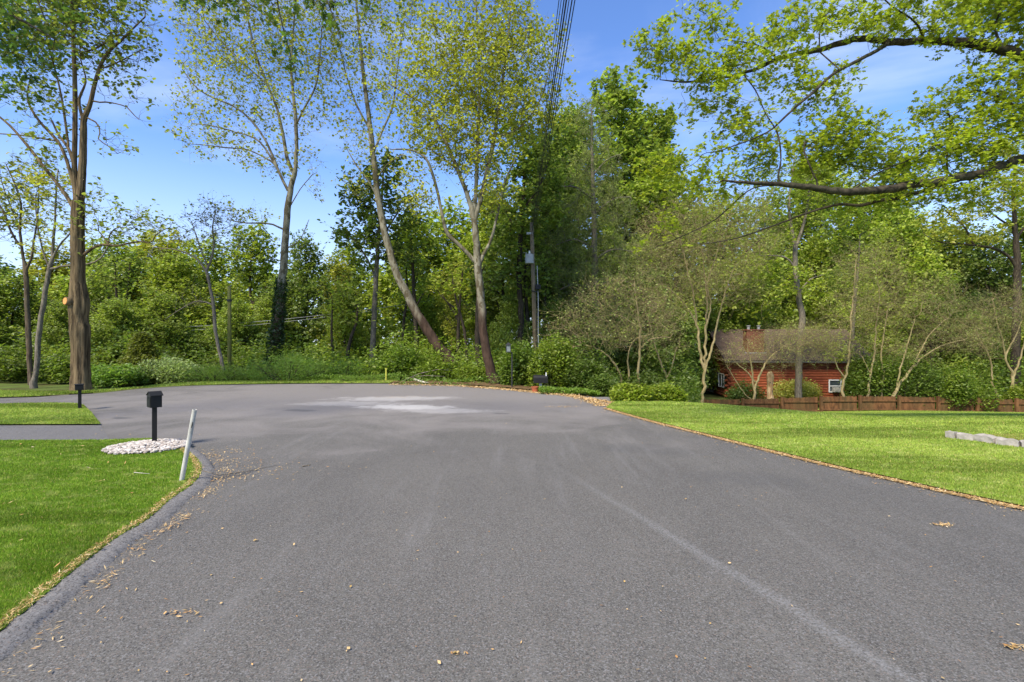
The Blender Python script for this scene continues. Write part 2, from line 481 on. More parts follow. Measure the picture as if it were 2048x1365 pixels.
import bmesh
def sheet(name, poly, mat, zoff, cell=1.0, label=None, kind='structure'):
    bm = bmesh.new()
    vs = [bm.verts.new((p[0], p[1], 0)) for p in poly]
    bm.faces.new(vs)
    bmesh.ops.triangulate(bm, faces=bm.faces[:])
    xs = [p[0] for p in poly]; ys = [p[1] for p in poly]
    for ax, lo, hi in ((0, min(xs), max(xs)), (1, min(ys), max(ys))):
        k = math.floor(lo / cell) * cell + cell
        while k < hi:
            co = [0, 0, 0]; no = [0, 0, 0]; co[ax] = k; no[ax] = 1
            bmesh.ops.bisect_plane(bm, geom=bm.verts[:] + bm.edges[:] + bm.faces[:], plane_co=co, plane_no=no)
            k += cell
    for v in bm.verts:
        v.co.z = float(H(v.co.x, v.co.y)) + zoff
    for f in bm.faces:
        f.normal_update()
        if f.normal.z < 0: f.normal_flip()
        f.smooth = True
    me = bpy.data.meshes.new(name); bm.to_mesh(me); bm.free()
    me.materials.append(mat)
    o = bpy.data.objects.new(name, me); COL.objects.link(o)
    tag(o, label, None, None, kind)
    return o

# base ground: one sheet to the horizon
xs = np.concatenate([np.linspace(-420, -60, 10), np.linspace(-55, 60, 70), np.linspace(65, 420, 10)])
ys = np.concatenate([np.linspace(-300, -20, 8), np.linspace(-15, 60, 60), np.linspace(65, 500, 12)])
gx, gy = np.meshgrid(xs, ys)
gz = H(gx, gy) - 0.10
V = np.stack([gx, gy, gz], -1).reshape(-1, 3)
nx = len(xs)
ii, jj = np.meshgrid(np.arange(len(ys) - 1), np.arange(nx - 1), indexing='ij')
a = (ii * nx + jj).ravel()
ground = mk_mesh('ground', V, [np.stack([a, a + 1, a + nx + 1, a + nx], 1)], M_floor, smooth=True)
tag(ground, None, None, None, 'structure')

# road outline (world, clockwise), built from where its edges lie
edge_r = [gp(1212, 818), gp(1300, 843), gp(1400, 868), gp(1500, 893), gp(1600, 918), gp(1700, 942), gp(1800, 964), gp(1900, 987), gp(2048, 1019), (6.4, 2.6), (9.0, -3.0), (13, -12)]
edge_far = [gp(0, 797), gp(70, 795), gp(130, 791), gp(200, 787), gp(270, 779.5), gp(330, 775), gp(400, 772), gp(520, 769.5), gp(650, 768.5), gp(780, 768.5), gp(900, 771), gp(1000, 777.5), gp(1080, 785), gp(1140, 792)]
er = ss_curve(edge_r, 6); ef = ss_curve(edge_far, 6)
road = [(-60, 18.5), (-30, 16.6)] + [tuple(p) for p in ef] + [gp(1190, 794.5), (3.6, 16.5), (4.3, 16.3), gp(1226, 806)] + [tuple(p) for p in er] + [(13, -30), (-14, -30), (-60, 13.0)]
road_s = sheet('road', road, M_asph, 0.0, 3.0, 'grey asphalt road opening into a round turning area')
# driveway
drive = [(-40, gp(0, 852)[1]), gp(0, 852), gp(201, 852), gp(222, 884), gp(0, 886), (-40, gp(0, 886)[1])]
sheet('driveway', drive, M_drive, 0.006, 3.0, 'smooth pale grey driveway meeting the road')

# lawns
curb_in = [(-1.3, -3.0), (-2.25, 0.5), gp(0, 1275), gp(75, 1213), gp(150, 1150), gp(235, 1084), gp(295, 1073 - 26), gp(345, 1003), gp(385, 975), gp(402, 950), gp(400, 935), gp(388, 918), gp(362, 900), gp(330, 887)]
ci = ss_curve(curb_in, 6)
lawn_l = [tuple(p) for p in ci] + [gp(303, 882), gp(200, 885.5), gp(0, 886.5), (-40, gp(0, 886.5)[1]), (-40, -3)]
sheet('lawn', lawn_l, M_grass_l, 0.035, 1.0, 'mown green front lawn left of the road')
isl = ss_curve([gp(0, 811), gp(60, 809.5), gp(110, 809), gp(160, 811.5), gp(176, 822), gp(190, 838), gp(201, 852)], 5)
lawn_i = [(-40, 14.4), ] + [tuple(p) for p in isl] + [gp(0, 852.5), (-40, gp(0, 852.5)[1])]
sheet('lawn', lawn_i, M_grass_r, 0.035, 1.0, 'strip of bright lawn between driveway and turning area')
lawn_r = [gp(1228, 806)] + [tuple(p) for p in er] + [(34, -12), (46, 32.5), (10.3, 32.5), (7.5, 22), (5.0, 16.0)]
sheet('lawn', lawn_r, M_grass_r, 0.035, 0.9, 'wide bright green lawn sloping down to the picket fence')
verge = [(-60, 18.9), (-30, 17.0)] + [tuple(p) for p in ss_curve(edge_far[:10], 6)] + [(p[0], p[1] + 1.5) for p in ss_curve(edge_far[:10], 6)[::-1]] + [(-30, 19), (-60, 21)]
sheet('grass_verge', verge, M_grass_r, 0.03, 1.0, 'narrow mown verge along the far edge of the turning area')

# rolled asphalt curb along the left lawn
cw = ss_curve([(-1.3, -3.0), (-2.25, 0.5)] + curb_in[2:-1] + [gp(345, 893)], 22)
Tn = np.gradient(cw, axis=0); Tn /= np.linalg.norm(Tn, axis=1)[:, None]
Nr = np.stack([Tn[:, 1], -Tn[:, 0]], 1)
rngc = np.random.default_rng(4)
prof = [(-0.03, 0.0), (-0.02, 0.032), (0.02, 0.036), (0.06, 0.035), (0.10, 0.031), (0.135, 0.024), (0.165, 0.012), (0.195, -0.004)]
V = []; taper = np.ones(len(cw))
taper[-24:] = np.linspace(1, 0.3, 24)
for i, p in enumerate(cw):
    for k, (o_, h_) in enumerate(prof):
        q = p + Nr[i] * (o_ * 0.85 * (0.6 + 0.4 * taper[i]) + (rngc.normal(0, 0.007) if k else 0))
        V.append((q[0], q[1], h_ * taper[i] + rngc.normal(0, 0.0045)))
n = len(prof); Fq = [[i * n + k, (i + 1) * n + k, (i + 1) * n + k + 1, i * n + k + 1] for i in range(len(cw) - 1) for k in range(n - 1)]
curb = mk_mesh('kerb', V, [np.array(Fq)], M_curb, smooth=True)
tag(curb, 'rolled grey asphalt curb edging the front lawn', None, None, 'structure')

# debris bank at the wood's edge and path mulch
mul = [(p[0], p[1] + 0.02) for p in ss_curve([gp(720, 768), gp(780, 768.3), gp(900, 770.5), gp(1000, 777), gp(1080, 784.5), gp(1130, 790)], 6)]
mul = mul + [(p[0] + 0.2, p[1] + 1.0 + .35 * math.sin(p[0] * 3.1) + .2 * math.sin(p[0] * 7)) for p in mul[::-1]]
sheet('earth_bank', mul, M_mulch, 0.045, 0.5, 'bare brown earth bank at the edge of the turning area')

# ------------------------------------------------------------------ scattered small stuff
def inpoly(P, poly):
    poly = np.asarray(poly); x, y = P[:, 0], P[:, 1]
    ins = np.zeros(len(P), bool); j = len(poly) - 1
    for i in range(len(poly)):
        xi, yi = poly[i]; xj, yj = poly[j]
        c = ((yi > y) != (yj > y)) & (x < (xj - xi) * (y - yi) / (yj - yi + 1e-12) + xi)
        ins ^= c; j = i
    return ins

def blades(name, poly, mat, count, ymin, ymax, rng, label, zoff=0.035, h0=0.029, tilt=0.6):
    """grass: one mesh of single blades, thinner and denser nearby"""
    out = []
    tot = 0
    while tot < count:
        # distance with density falling like 1/D^1.2 ; x inside the view wedge
        u = rng.random(count)
        D = ymin * (ymax / ymin) ** u
        X = D * rng.uniform(-1.15, 1.15, count)
        P = np.stack([X, D], 1)
        P = P[inpoly(P, poly)]
        out.append(P); tot += len(P)
    P = np.concatenate(out)[:count]
    n = len(P); D = P[:, 1]
    s = np.clip(D / 4.0, 0.8, 4.0)
    wd = 0.0035 * s * rng.uniform(0.7, 1.4, n); h = h0 * (0.75 + 0.05 * s) * rng.uniform(0.5, 1.4, n)
    an = rng.uniform(0, 2 * np.pi, n); le = rng.uniform(0, 2 * np.pi, n); lt = h * tilt * rng.random(n) * 1.6
    Z = H(P[:, 0], P[:, 1]) + zoff - 0.004
    b0 = np.stack([P[:, 0] + np.cos(an) * wd, P[:, 1] + np.sin(an) * wd, Z], 1)
    b1 = np.stack([P[:, 0] - np.cos(an) * wd, P[:, 1] - np.sin(an) * wd, Z], 1)
    tp = np.stack([P[:, 0] + np.cos(le) * lt, P[:, 1] + np.sin(le) * lt, Z + h], 1)
    V = np.stack([b0, b1, tp], 1).reshape(-1, 3)
    o = mk_mesh(name, V, [np.arange(n * 3).reshape(-1, 3)], mat)
    tag(o, label, 'grass', None, 'stuff')
    return o

rng = np.random.default_rng(11)
blades('lawn_grass', lawn_l, M_blade_l, 320000, 2.4, 8.6, rng, 'short green grass blades of the front lawn beside the curb')
blades('lawn_grass', lawn_r, M_blade_r, 420000, 4.6, 31, rng, 'short bright green grass of the sloping lawn before the fence', h0=0.028)
blades('lawn_grass', lawn_i, M_blade_r, 40000, 9.5, 15, rng, 'short grass of the strip behind the driveway', h0=0.028)
blades('lawn_grass', verge, M_blade_r, 30000, 14, 23, rng, 'short grass of the verge in front of the wood', h0=0.05)

def flakes(name, P, size, rng, mat, label, asp=0.25, z=0.006, cat='litter', tilt=0.25):
    n = len(P); size = np.broadcast_to(size, (n,)) * rng.uniform(0.5, 1.5, n)
    a = rng.uniform(0, 2 * np.pi, n)
    d = np.stack([np.cos(a), np.sin(a), rng.normal(0, tilt, n)], 1) * size[:, None] / 2
    asp = asp * rng.uniform(0.5, 1.6, n)
    q = np.stack([-np.sin(a), np.cos(a), rng.normal(0, tilt, n)], 1) * (size * asp)[:, None] / 2
    if P.shape[1] == 2: P = np.column_stack([P, H(P[:, 0], P[:, 1]) + z + rng.random(n) * 0.006])
    c = P.copy(); c[:, 2] += np.abs(d[:, 2]) + np.abs(q[:, 2])
    V = np.stack([c - d, c + q, c + d, c - q], 1).reshape(-1, 3)
    k = np.arange(n) * 4
    o = mk_mesh(name, V, [np.stack([k, k + 1, k + 2], 1), np.stack([k, k + 2, k + 3], 1)], mat)
    tag(o, label, cat, None, 'stuff')
    return o

def along(curve, n, rng, sd, off=0.0, clump=0.0):
    curve = np.asarray(curve); seg = np.linalg.norm(np.diff(curve, axis=0), axis=1); cum = np.concatenate([[0], np.cumsum(seg)])
    s = rng.uniform(0, cum[-1], n)
    if clump:
        c = rng.uniform(0, cum[-1], int(clump)); s = c[rng.integers(0, len(c), n)] + rng.normal(0, 0.12, n)
        s = np.clip(s, 0, cum[-1])
    x = np.interp(s, cum, curve[:, 0]); y = np.interp(s, cum, curve[:, 1])
    T = np.stack([np.interp(s + .05, cum, curve[:, 0]) - np.interp(s - .05, cum, curve[:, 0]), np.interp(s + .05, cum, curve[:, 1]) - np.interp(s - .05, cum, curve[:, 1])], 1)
    T /= np.linalg.norm(T, axis=1)[:, None] + 1e-9
    nn = np.stack([T[:, 1], -T[:, 0]], 1)
    return np.stack([x, y], 1) + nn * (rng.normal(0, 1, n)[:, None] * sd + off)

r_ = rng
Pn = np.concatenate([along(ci[6:], 9000, r_, 0.020, -0.04), ])
flakes('dry_grass_litter', np.column_stack([Pn, np.full(len(Pn), 0.045)]), 0.032, r_, M_straw, 'dry tan grass and needles lining the lawn side of the curb', 0.12)
Pn = np.concatenate([along(ci[4:-10], 1100, r_, 0.045, 0.25, 26), along(ci[6:-8], 260, r_, 0.2, 0.36)])
flakes('leaf_litter', Pn, 0.032, r_, M_straw, 'small drifts of tan dead leaves along the road side of the curb', 0.16)
Pn = np.concatenate([along(er[:50], 42000, r_, 0.032, 0.03), along(er[:50], 1200, r_, 0.16, 0.1)])
flakes('dry_grass_litter', np.column_stack([Pn, H(Pn[:, 0], Pn[:, 1]) + 0.012]), 0.028, r_, M_straw, 'tan dried grass band edging the sloping lawn', 0.2)
c1 = ss_curve([gp(780, 770), gp(900, 772.5), gp(1000, 779), gp(1100, 788.5), gp(1160, 796), gp(1212, 814)], 8)
Pn = np.concatenate([along(c1, 5000, r_, 0.16, 0.0), along(c1[10:], 2500, r_, 0.12, 0.0), along([gp(1140, 793), gp(1200, 802), gp(1226, 808)], 1200, r_, 0.07)])
flakes('leaf_litter', Pn, 0.05, r_, M_straw, 'band of orange tan leaf litter along the wood side of the turning area', 0.35)
# scattered bits on the road
x = r_.uniform(-1, 1, 3000); D = 2.4 * (18 / 2.4) ** r_.random(3000)
Pn = np.stack([x * D * 1.05, D], 1); Pn = Pn[inpoly(Pn, road)]; Pn = Pn[~inpoly(Pn, lawn_l) & ~inpoly(Pn, lawn_r) & ~inpoly(Pn, lawn_i)]
near = Pn[:, 0] < -1.0 + 0.0 * Pn[:, 1]
Pn = Pn[(r_.random(len(Pn)) < np.where(near, 0.22, 0.08))]
flakes('leaf_litter', Pn, 0.020, r_, M_straw, 'single small tan leaf scraps scattered over the asphalt', 0.45, 0.006)
cl = []
for (px, py, n_, sd) in ((1122, 815, 180, 0.22), (440, 905, 120, 0.30), (430, 925, 160, 0.35), (470, 950, 200, 0.4), (500, 935, 90, 0.5), (425, 960, 150, 0.2), (1885, 1052, 70, 0.05), (2035, 1298, 40, 0.03), (510, 1084, 10, 0.012), (800, 796, 120, 0.4), (915, 1310, 14, 0.03), (365, 1230, 20, 0.05), (1450, 1000, 12, 0.3)):
    g_ = np.array(gp(px, py)); cl.append(g_ + r_.normal(0, 1, (n_, 2)) * np.array([sd, sd * 0.45]))
flakes('leaf_litter', np.concatenate(cl), 0.028, r_, M_straw, 'loose clumps of tan dead leaves and needles on the asphalt', 0.3, 0.006)
# leaf scraps lying in the left lawn
Pn = np.stack([r_.uniform(-8, -2.5, 400), r_.uniform(2.6, 8, 400)], 1); Pn = Pn[inpoly(Pn, lawn_l)][:110]
flakes('leaf_litter', np.column_stack([Pn, np.full(len(Pn), 0.065)]), 0.045, r_, M_straw, 'pale dead leaves lying in the front lawn', 0.4)

# white stones round the first mailbox
def stone_bed(center, rx, ry, n, rng):
    V = []; Fc = []
    ico = [(0, 0, 1), (.89, 0, .45), (.28, .85, .45), (-.72, .53, .45), (-.72, -.53, .45), (.28, -.85, .45), (.72, .53, -.45), (-.28, .85, -.45), (-.89, 0, -.45), (-.28, -.85, -.45), (.72, -.53, -.45), (0, 0, -1)]
    fi = [(0,1,2),(0,2,3),(0,3,4),(0,4,5),(0,5,1),(1,6,2),(2,7,3),(3,8,4),(4,9,5),(5,10,1),(6,7,2),(7,8,3),(8,9,4),(9,10,5),(10,6,1),(11,7,6),(11,8,7),(11,9,8),(11,10,9),(11,6,10)]
    ico = np.array(ico)
    for i in range(n):
        a = rng.uniform(0, 2 * np.pi); r = math.sqrt(rng.random())
        s = rng.uniform(0.014, 0.036)
        v = ico * np.array([s * rng.uniform(.8, 1.4), s * rng.uniform(.7, 1.1), s * rng.uniform(.35, .7)]) * rng.uniform(.85, 1.15, (12, 1))
        an = rng.uniform(0, 6.28); c, s_ = math.cos(an), math.sin(an)
        v = v @ np.array([[c, -s_, 0], [s_, c, 0], [0, 0, 1]]).T
        v += np.array([center[0] + rx * r * math.cos(a), center[1] + ry * r * math.sin(a), 0.055 + 0.05 * (1 - r) + rng.uniform(0, .02)])
        Fc += [[q + len(V) * 1 for q in f] for f in [tuple(k for k in f) for f in fi]] if False else [[q + i * 12 for q in f] for f in fi]
        V.append(v)
    o = mk_mesh('white_stones', np.concatenate(V), [np.array(Fc)], M_stones)
    return tag(o, 'heaped bed of small white stones round the foot of the near mailbox', 'stones', None, 'stuff')
c0 = gp(292, 902)
stone_bed((c0[0] + 0.02, c0[1] + 0.02), 0.56, 0.52, 1500, rng)

# ------------------------------------------------------------------ tree machinery
def colonize(P, par, attr, step, kill, iters, rng, maxn=9000, infl=None, jit=0.25, grav=0.0):
    P = list(map(np.array, P)); par = list(par)
    arr = np.array(P); A = attr.copy()
    def nearest(A, arr):
        bi = np.zeros(len(A), int); bd = np.full(len(A), 1e9)
        for s in range(0, len(arr), 400):
            d = ((A[:, None, :] - arr[None, s:s + 400]) ** 2).sum(2); i = d.argmin(1); m = d[np.arange(len(A)), i]
            b = m < bd; bd[b] = m[b]; bi[b] = i[b] + s
        return bi, bd
    bi, bd = nearest(A, arr)
    kids = {}
    for _ in range(iters):
        keep = bd > kill * kill
        A = A[keep]; bi = bi[keep]; bd = bd[keep]
        if len(A) == 0 or len(P) > maxn: break
        use = np.ones(len(A), bool) if infl is None else bd < infl * infl
        if not use.any(): break
        uid, inv = np.unique(bi[use], return_inverse=True)
        base = np.array([P[i] for i in uid])
        dv = A[use] - base[inv]; dv /= np.linalg.norm(dv, axis=1)[:, None] + 1e-9
        acc = np.zeros((len(uid), 3)); np.add.at(acc, inv, dv)
        acc /= np.linalg.norm(acc, axis=1)[:, None] + 1e-9
        acc += rng.normal(0, jit, acc.shape); acc[:, 2] -= grav
        acc /= np.linalg.norm(acc, axis=1)[:, None] + 1e-9
        newp = []
        for k, u in enumerate(uid):
            if kids.get(u, 0) >= 5:
                continue
            kids[u] = kids.get(u, 0) + 1
            P.append(base[k] + acc[k] * step); par.append(int(u)); newp.append(P[-1])
        if not newp: 
            break
        i2, d2 = nearest(A, np.array(newp)); off = len(P) - len(newp)
        b = d2 < bd; bd[b] = d2[b]; bi[b] = i2[b] + off
        # attractors whose node is full: drop
        full = np.array([kids.get(q, 0) >= 5 for q in bi]); 
        if full.any(): A = A[~full]; bi = bi[~full]; bd = bd[~full]
    return np.array(P), np.array(par)

def pipe_radii(P, par, given, tip, expo=2.3):
    n = len(P); acc = np.zeros(n); ch = [[] for _ in range(n)]
    for i in range(n):
        if par[i] >= 0: ch[par[i]].append(i)
    R = np.zeros(n)
    order = np.arange(n)[::-1]      # parents always precede children
    for i in order:
        r = max(acc[i] ** (1 / expo), tip)
        if given[i] > 0: R[i] = given[i]
        else: R[i] = r
        if par[i] >= 0: acc[par[i]] += (min(R[i], r * 1.5) if given[i] == 0 else r) ** expo
    # a free branch is never thicker than what it grows from
    for i in range(n):
        if given[i] == 0 and par[i] >= 0: R[i] = min(R[i], R[par[i]] * 0.92)
    return R, ch

def tubes(P, par, R, ch, rng, ridge=0.0, sides=None, base_flare=0.0):
    V = []; Fq = []; nv = 0
    sides = sides or (lambda r: 14 if r > 0.09 else 8 if r > 0.035 else 5 if r > 0.012 else 3)
    stack = [(i, -1) for i in range(len(P)) if par[i] < 0]
    while stack:
        s, p = stack.pop()
        chain = [s]
        while ch[chain[-1]]:
            c = sorted(ch[chain[-1]], key=lambda q: -R[q])
            for q in c[1:]: stack.append((q, chain[-1]))
            chain.append(c[0])
        idx = ([p] if p >= 0 else []) + chain
        if len(idx) < 2: continue
        pts = P[idx]; r = R[idx].copy()
        if p >= 0: r[0] = min(r[1] * 1.25, R[p])
        r[-1] *= 0.6
        n = sides(r.max())
        if ridge and r.max() > 0.12: n = 44
        T = np.gradient(pts, axis=0); T /= np.linalg.norm(T, axis=1)[:, None] + 1e-9
        ref = np.array([0.31, 0.17, 0.93]) if abs(T[0, 2]) < 0.9 else np.array([1.0, 0.13, 0.05])
        U = np.cross(T, ref); bad = np.linalg.norm(U, axis=1) < 0.1
        if bad.any(): U[bad] = np.cross(T[bad], np.array([0.1, 1.0, 0.2]))
        U /= np.linalg.norm(U, axis=1)[:, None]; W = np.cross(T, U)
        a = np.arange(n) * 2 * np.pi / n
        rr = np.repeat(r[:, None], n, 1)
        if ridge and n > 20:
            s_ = np.concatenate([[0], np.cumsum(np.linalg.norm(np.diff(pts, axis=0), axis=1))])[:, None]
            m = 0.5 * np.abs(np.sin(a * 4 + 0.5 * np.sin(s_ * 1.1) + 0.4)) + 0.35 * np.abs(np.sin(a * 7 + 0.9 * np.sin(s_ * 0.9 + 1) + 1)) + 0.3 * np.abs(np.sin(a * 11 + np.sin(s_ * 1.7 + 2)))
            rr = rr * (1 - ridge * 0.5 + ridge * m)
        elif r.max() > 0.05:
            rr = rr * (1 + rng.normal(0, 0.03, rr.shape))
        ring = pts[:, None, :] + (U[:, None, :] * np.cos(a)[None, :, None] + W[:, None, :] * np.sin(a)[None, :, None]) * rr[:, :, None]
        V.append(ring.reshape(-1, 3))
        m = len(idx)
        i0, k0 = np.meshgrid(np.arange(m - 1), np.arange(n), indexing='ij')
        k1 = (k0 + 1) % n
        Fq.append(np.stack([nv + i0 * n + k0, nv + i0 * n + k1, nv + (i0 + 1) * n + k1, nv + (i0 + 1) * n + k0], -1).reshape(-1, 4))
        nv += m * n
    return np.concatenate(V), [np.concatenate(Fq)]

DIAMOND = (np.array([(0, 0, 0), (.30, .42, .07), (0, 1, -.04), (-.30, .42, .07)]), np.array([(0, 1, 2), (0, 2, 3)]))
BROAD = (np.array([(0, 0, 0), (.42, .25, .08), (.30, .75, .04), (0, 1, -.06), (-.30, .75, .04), (-.42, .25, .08)]), np.array([(0, 1, 2), (0, 2, 3), (0, 3, 4), (0, 4, 5)]))
NEEDLE = (np.array([(0, 0, 0), (.07, .45, .02), (0, 1, -.1), (-.07, .45, .02)]), np.array([(0, 1, 2), (0, 2, 3)]))
_o = [(0, 0, 0), (.07, .2, .01), (.30, .22, .05), (.13, .38, .02), (.42, .55, .06), (.14, .62, .02), (.24, .86, .02), (0, 1.0, -.05), (-.24, .86, .02), (-.14, .62, .02), (-.42, .55, .06), (-.13, .38, .02), (-.30, .22, .05), (-.07, .2, .01)]
OAK = (np.array(_o), np.array([(0, 1, 13), (1, 2, 3), (1, 3, 11), (1, 11, 13), (13, 11, 12), (3, 4, 5), (3, 5, 9), (3, 9, 11), (11, 9, 10), (5, 6, 7), (5, 7, 9), (9, 7, 8)]))
SPRAY = None
def leaves(C, size, rng, shape=DIAMOND, up=0.7, droop=0.25, name='crown', mat=None, parent=None, color=(.1, .15, .03)):
    n = len(C)
    nrm = rng.normal(0, 1, (n, 3)); nrm /= np.linalg.norm(nrm, axis=1)[:, None]
    nrm[:, 2] = np.abs(nrm[:, 2]) + up; nrm /= np.linalg.norm(nrm, axis=1)[:, None]
    d = rng.normal(0, 1, (n, 3)); d[:, 2] -= droop
    d -= (d * nrm).sum(1)[:, None] * nrm; d /= np.linalg.norm(d, axis=1)[:, None] + 1e-9
    s = np.cross(d, nrm)
    sz = size * rng.uniform(0.42, 1.5, n)
    T, Fc = shape
    V = C[:, None, :] + sz[:, None, None] * (T[None, :, 0, None] * s[:, None, :] + T[None, :, 1, None] * d[:, None, :] + T[None, :, 2, None] * nrm[:, None, :])
    k = len(T)
    Fa = (np.arange(n)[:, None, None] * k + Fc[None]).reshape(-1, 3)
    o = mk_mesh(name, V.reshape(-1, 3), [Fa], mat or M_leaf, parent)
    o.color = (*color, 1)
    return o

def limb_nodes(limbs, step, rng, wob=0.0):
    """limbs: arrays (n,4) x y z r ; later limbs fork from the nearest earlier node"""
    P, par, R = [], [], []
    for li, lb in enumerate(limbs):
        lb = np.array(lb, float)
        seg = np.linalg.norm(np.diff(lb[:, :3], axis=0), axis=1).sum()
        fine = ss_curve(lb, 10)
        cum = np.concatenate([[0], np.cumsum(np.linalg.norm(np.diff(fine[:, :3], axis=0), axis=1))])
        m = max(2, int(seg / step) + 1)
        s = np.linspace(0, cum[-1], m)
        Q = np.stack([np.interp(s, cum, fine[:, k]) for k in range(4)], 1)
        if wob: Q[1:, :3] += rng.normal(0, wob, (m - 1, 3)) * Q[1:, 3:4]
        if li == 0: prev = -1; st = 0
        else:
            arr = np.array(P); prev = int(((arr - Q[0, :3]) ** 2).sum(1).argmin()); st = 1
        for q in Q[st:]:
            P.append(q[:3]); par.append(prev); R.append(q[3]); prev = len(P) - 1
    return P, par, R

def blob_points(blobs, dens, rng):
    out = []
    for b in blobs:
        c, r, k = b
        n = max(6, int(dens * k * r[0] * r[1] * r[2] * 4.19))
        q = rng.normal(0, 1, (n, 3)); q /= np.linalg.norm(q, axis=1)[:, None]
        q *= (rng.random(n) ** 0.42)[:, None]
        out.append(c + q * r)
    return np.concatenate(out)

def grow_tree(name, label, cat, limbs, attr, bark, leaf, step=0.35, kill=0.42, iters=70, tip=0.006, seed=1, group=None,
              per=6, lsize=0.12, spread=0.05, lcol=(.1, .15, .03), shape=DIAMOND, up=0.7, droop=0.3, ridge=0.0, thin=0.02, grav=0.0, maxn=9000, wob=0.08, jit=0.25, infl=None,
              ntw=2.0, tlen=0.6, tup=0.45, expo=2.3, tuft=False):
    rng = np.random.default_rng(seed)
    P, par, R = limb_nodes(limbs, step, rng, wob)
    P0 = np.array(P); n0 = len(P0)
    P, par = colonize(P, par, attr, step, kill, iters, rng, maxn, infl, jit, grav)
    given = np.zeros(len(P)); given[:n0] = R
    R, ch = pipe_radii(P, par, given, tip, expo)
    base = P[0].copy()
    root = empty(name, base, label, cat, group)
    V, Fq = tubes(P, par, R, ch, rng, ridge)
    # fine twigs on every thin branch
    src = np.where((R < thin) & (par >= 0))[0]
    idx = np.repeat(src, rng.poisson(ntw, len(src)))
    if len(idx):
        dp = P[idx] - P[par[idx]]; dp /= np.linalg.norm(dp, axis=1)[:, None] + 1e-9
        d = rng.normal(0, 1, (len(idx), 3)); d /= np.linalg.norm(d, axis=1)[:, None]
        d = d + dp * .6; d[:, 2] += tup; d /= np.linalg.norm(d, axis=1)[:, None]
        Ln = (tlen * rng.uniform(.45, 1.35, len(idx)))[:, None]
        q0 = P[idx]; q1 = q0 + d * Ln * .5
        d2 = d + rng.normal(0, .35, d.shape); d2[:, 2] += .15; d2 /= np.linalg.norm(d2, axis=1)[:, None]
        q2 = q1 + d2 * Ln * .5
        sd = np.cross(d, np.array([.3, .2, .9])); sd /= np.linalg.norm(sd, axis=1)[:, None] + 1e-9
        s2 = np.cross(d, sd)
        rings = []
        for q, r in ((q0, tip * .8), (q1, tip * .62), (q2, tip * .3)):
            for k in range(3):
                a = k * 2.0944; rings.append(q + (sd * math.cos(a) + s2 * math.sin(a)) * r)
        TV = np.stack(rings, 1); nb = len(V); o_ = nb + np.arange(len(idx))[:, None] * 9
        fs = [o_ + np.array([[i * 3 + k, i * 3 + (k + 1) % 3, (i + 1) * 3 + (k + 1) % 3, (i + 1) * 3 + k]]) for i in range(2) for k in range(3)]
        V = np.concatenate([V, TV.reshape(-1, 3)]); Fq = Fq + fs
    mk_mesh('trunk', V - base, Fq, bark, root, smooth=True)
    if per > 0 and len(idx):
        k = rng.poisson(per, len(idx)); li = np.repeat(np.arange(len(idx)), k)
        u = rng.random(len(li))[:, None]
        if tuft: u = .55 + .5 * u
        C = np.where(u < .3, q0[li] + (q1 - q0)[li] * (u / .3), q1[li] + (q2 - q1)[li] * ((u - .3) / .7)) + rng.normal(0, spread, (len(li), 3))
        leaves(C - base, lsize, rng, shape, up, droop, 'crown', leaf, root, lcol)
    STAT.append((label[:40], len(P), len(idx), 0 if per <= 0 else len(C)))
    return root
STAT = []

WS = 0.96
def pxl(D, pts, ground=True):
    """limb given as (px, py, width px[, depth offset]) seen at distance D -> x y z r"""
    out = []
    for q in pts:
        d = D + (q[3] if len(q) > 3 else 0)
        p = at(q[0], q[1], d); out.append([*p, WS * q[2] * d / F / 2 / math.sqrt(1 + ((q[0] - CX) / F) ** 2)])
    if ground:
        g = H(out[0][0], out[0][1])
        out.insert(0, [out[0][0] , out[0][1], float(g) - 0.15, out[0][3] * 1.08])
        if out[1][2] - out[0][2] < 0.3: out[1][2] = out[0][2] + 0.3
    return out

def pxb(D, blobs):
    """(px, py, rx, ry, weight[, depth offset, depth radius m])"""
    out = []
    for b in blobs:
        d = D + (b[5] if len(b) > 5 else 0)
        rx, rz = b[2] * d / F, b[3] * d / F
        ry = b[6] if len(b) > 6 else 0.8 * rx
        out.append((at(b[0], b[1], d), np.array([rx, ry, rz]), b[4]))
    return out

def hero(name, label, D, limbs, blobs, bark, dens=8.0, seed=1, **kw):
    rng = np.random.default_rng(seed + 500)
    lb = [pxl(D, l, i == 0) for i, l in enumerate(limbs)]
    attr = blob_points(pxb(D, blobs), dens * 2.6, rng)
    kw['step'] = kw.get('step', .35) * .85; kw['kill'] = kw.get('kill', .42) * .72
    return grow_tree(name, label, 'tree', lb, attr, bark, kw.pop('leaf', M_leaf), seed=seed, **kw)

YG = (0.35, 0.355, 0.06)     # young yellow green
BG = (0.30, 0.36, 0.055)     # bright green
MG = (0.25, 0.31, 0.06)     # mid green
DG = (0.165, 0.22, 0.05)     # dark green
OL = (0.14, 0.17, 0.05)     # olive

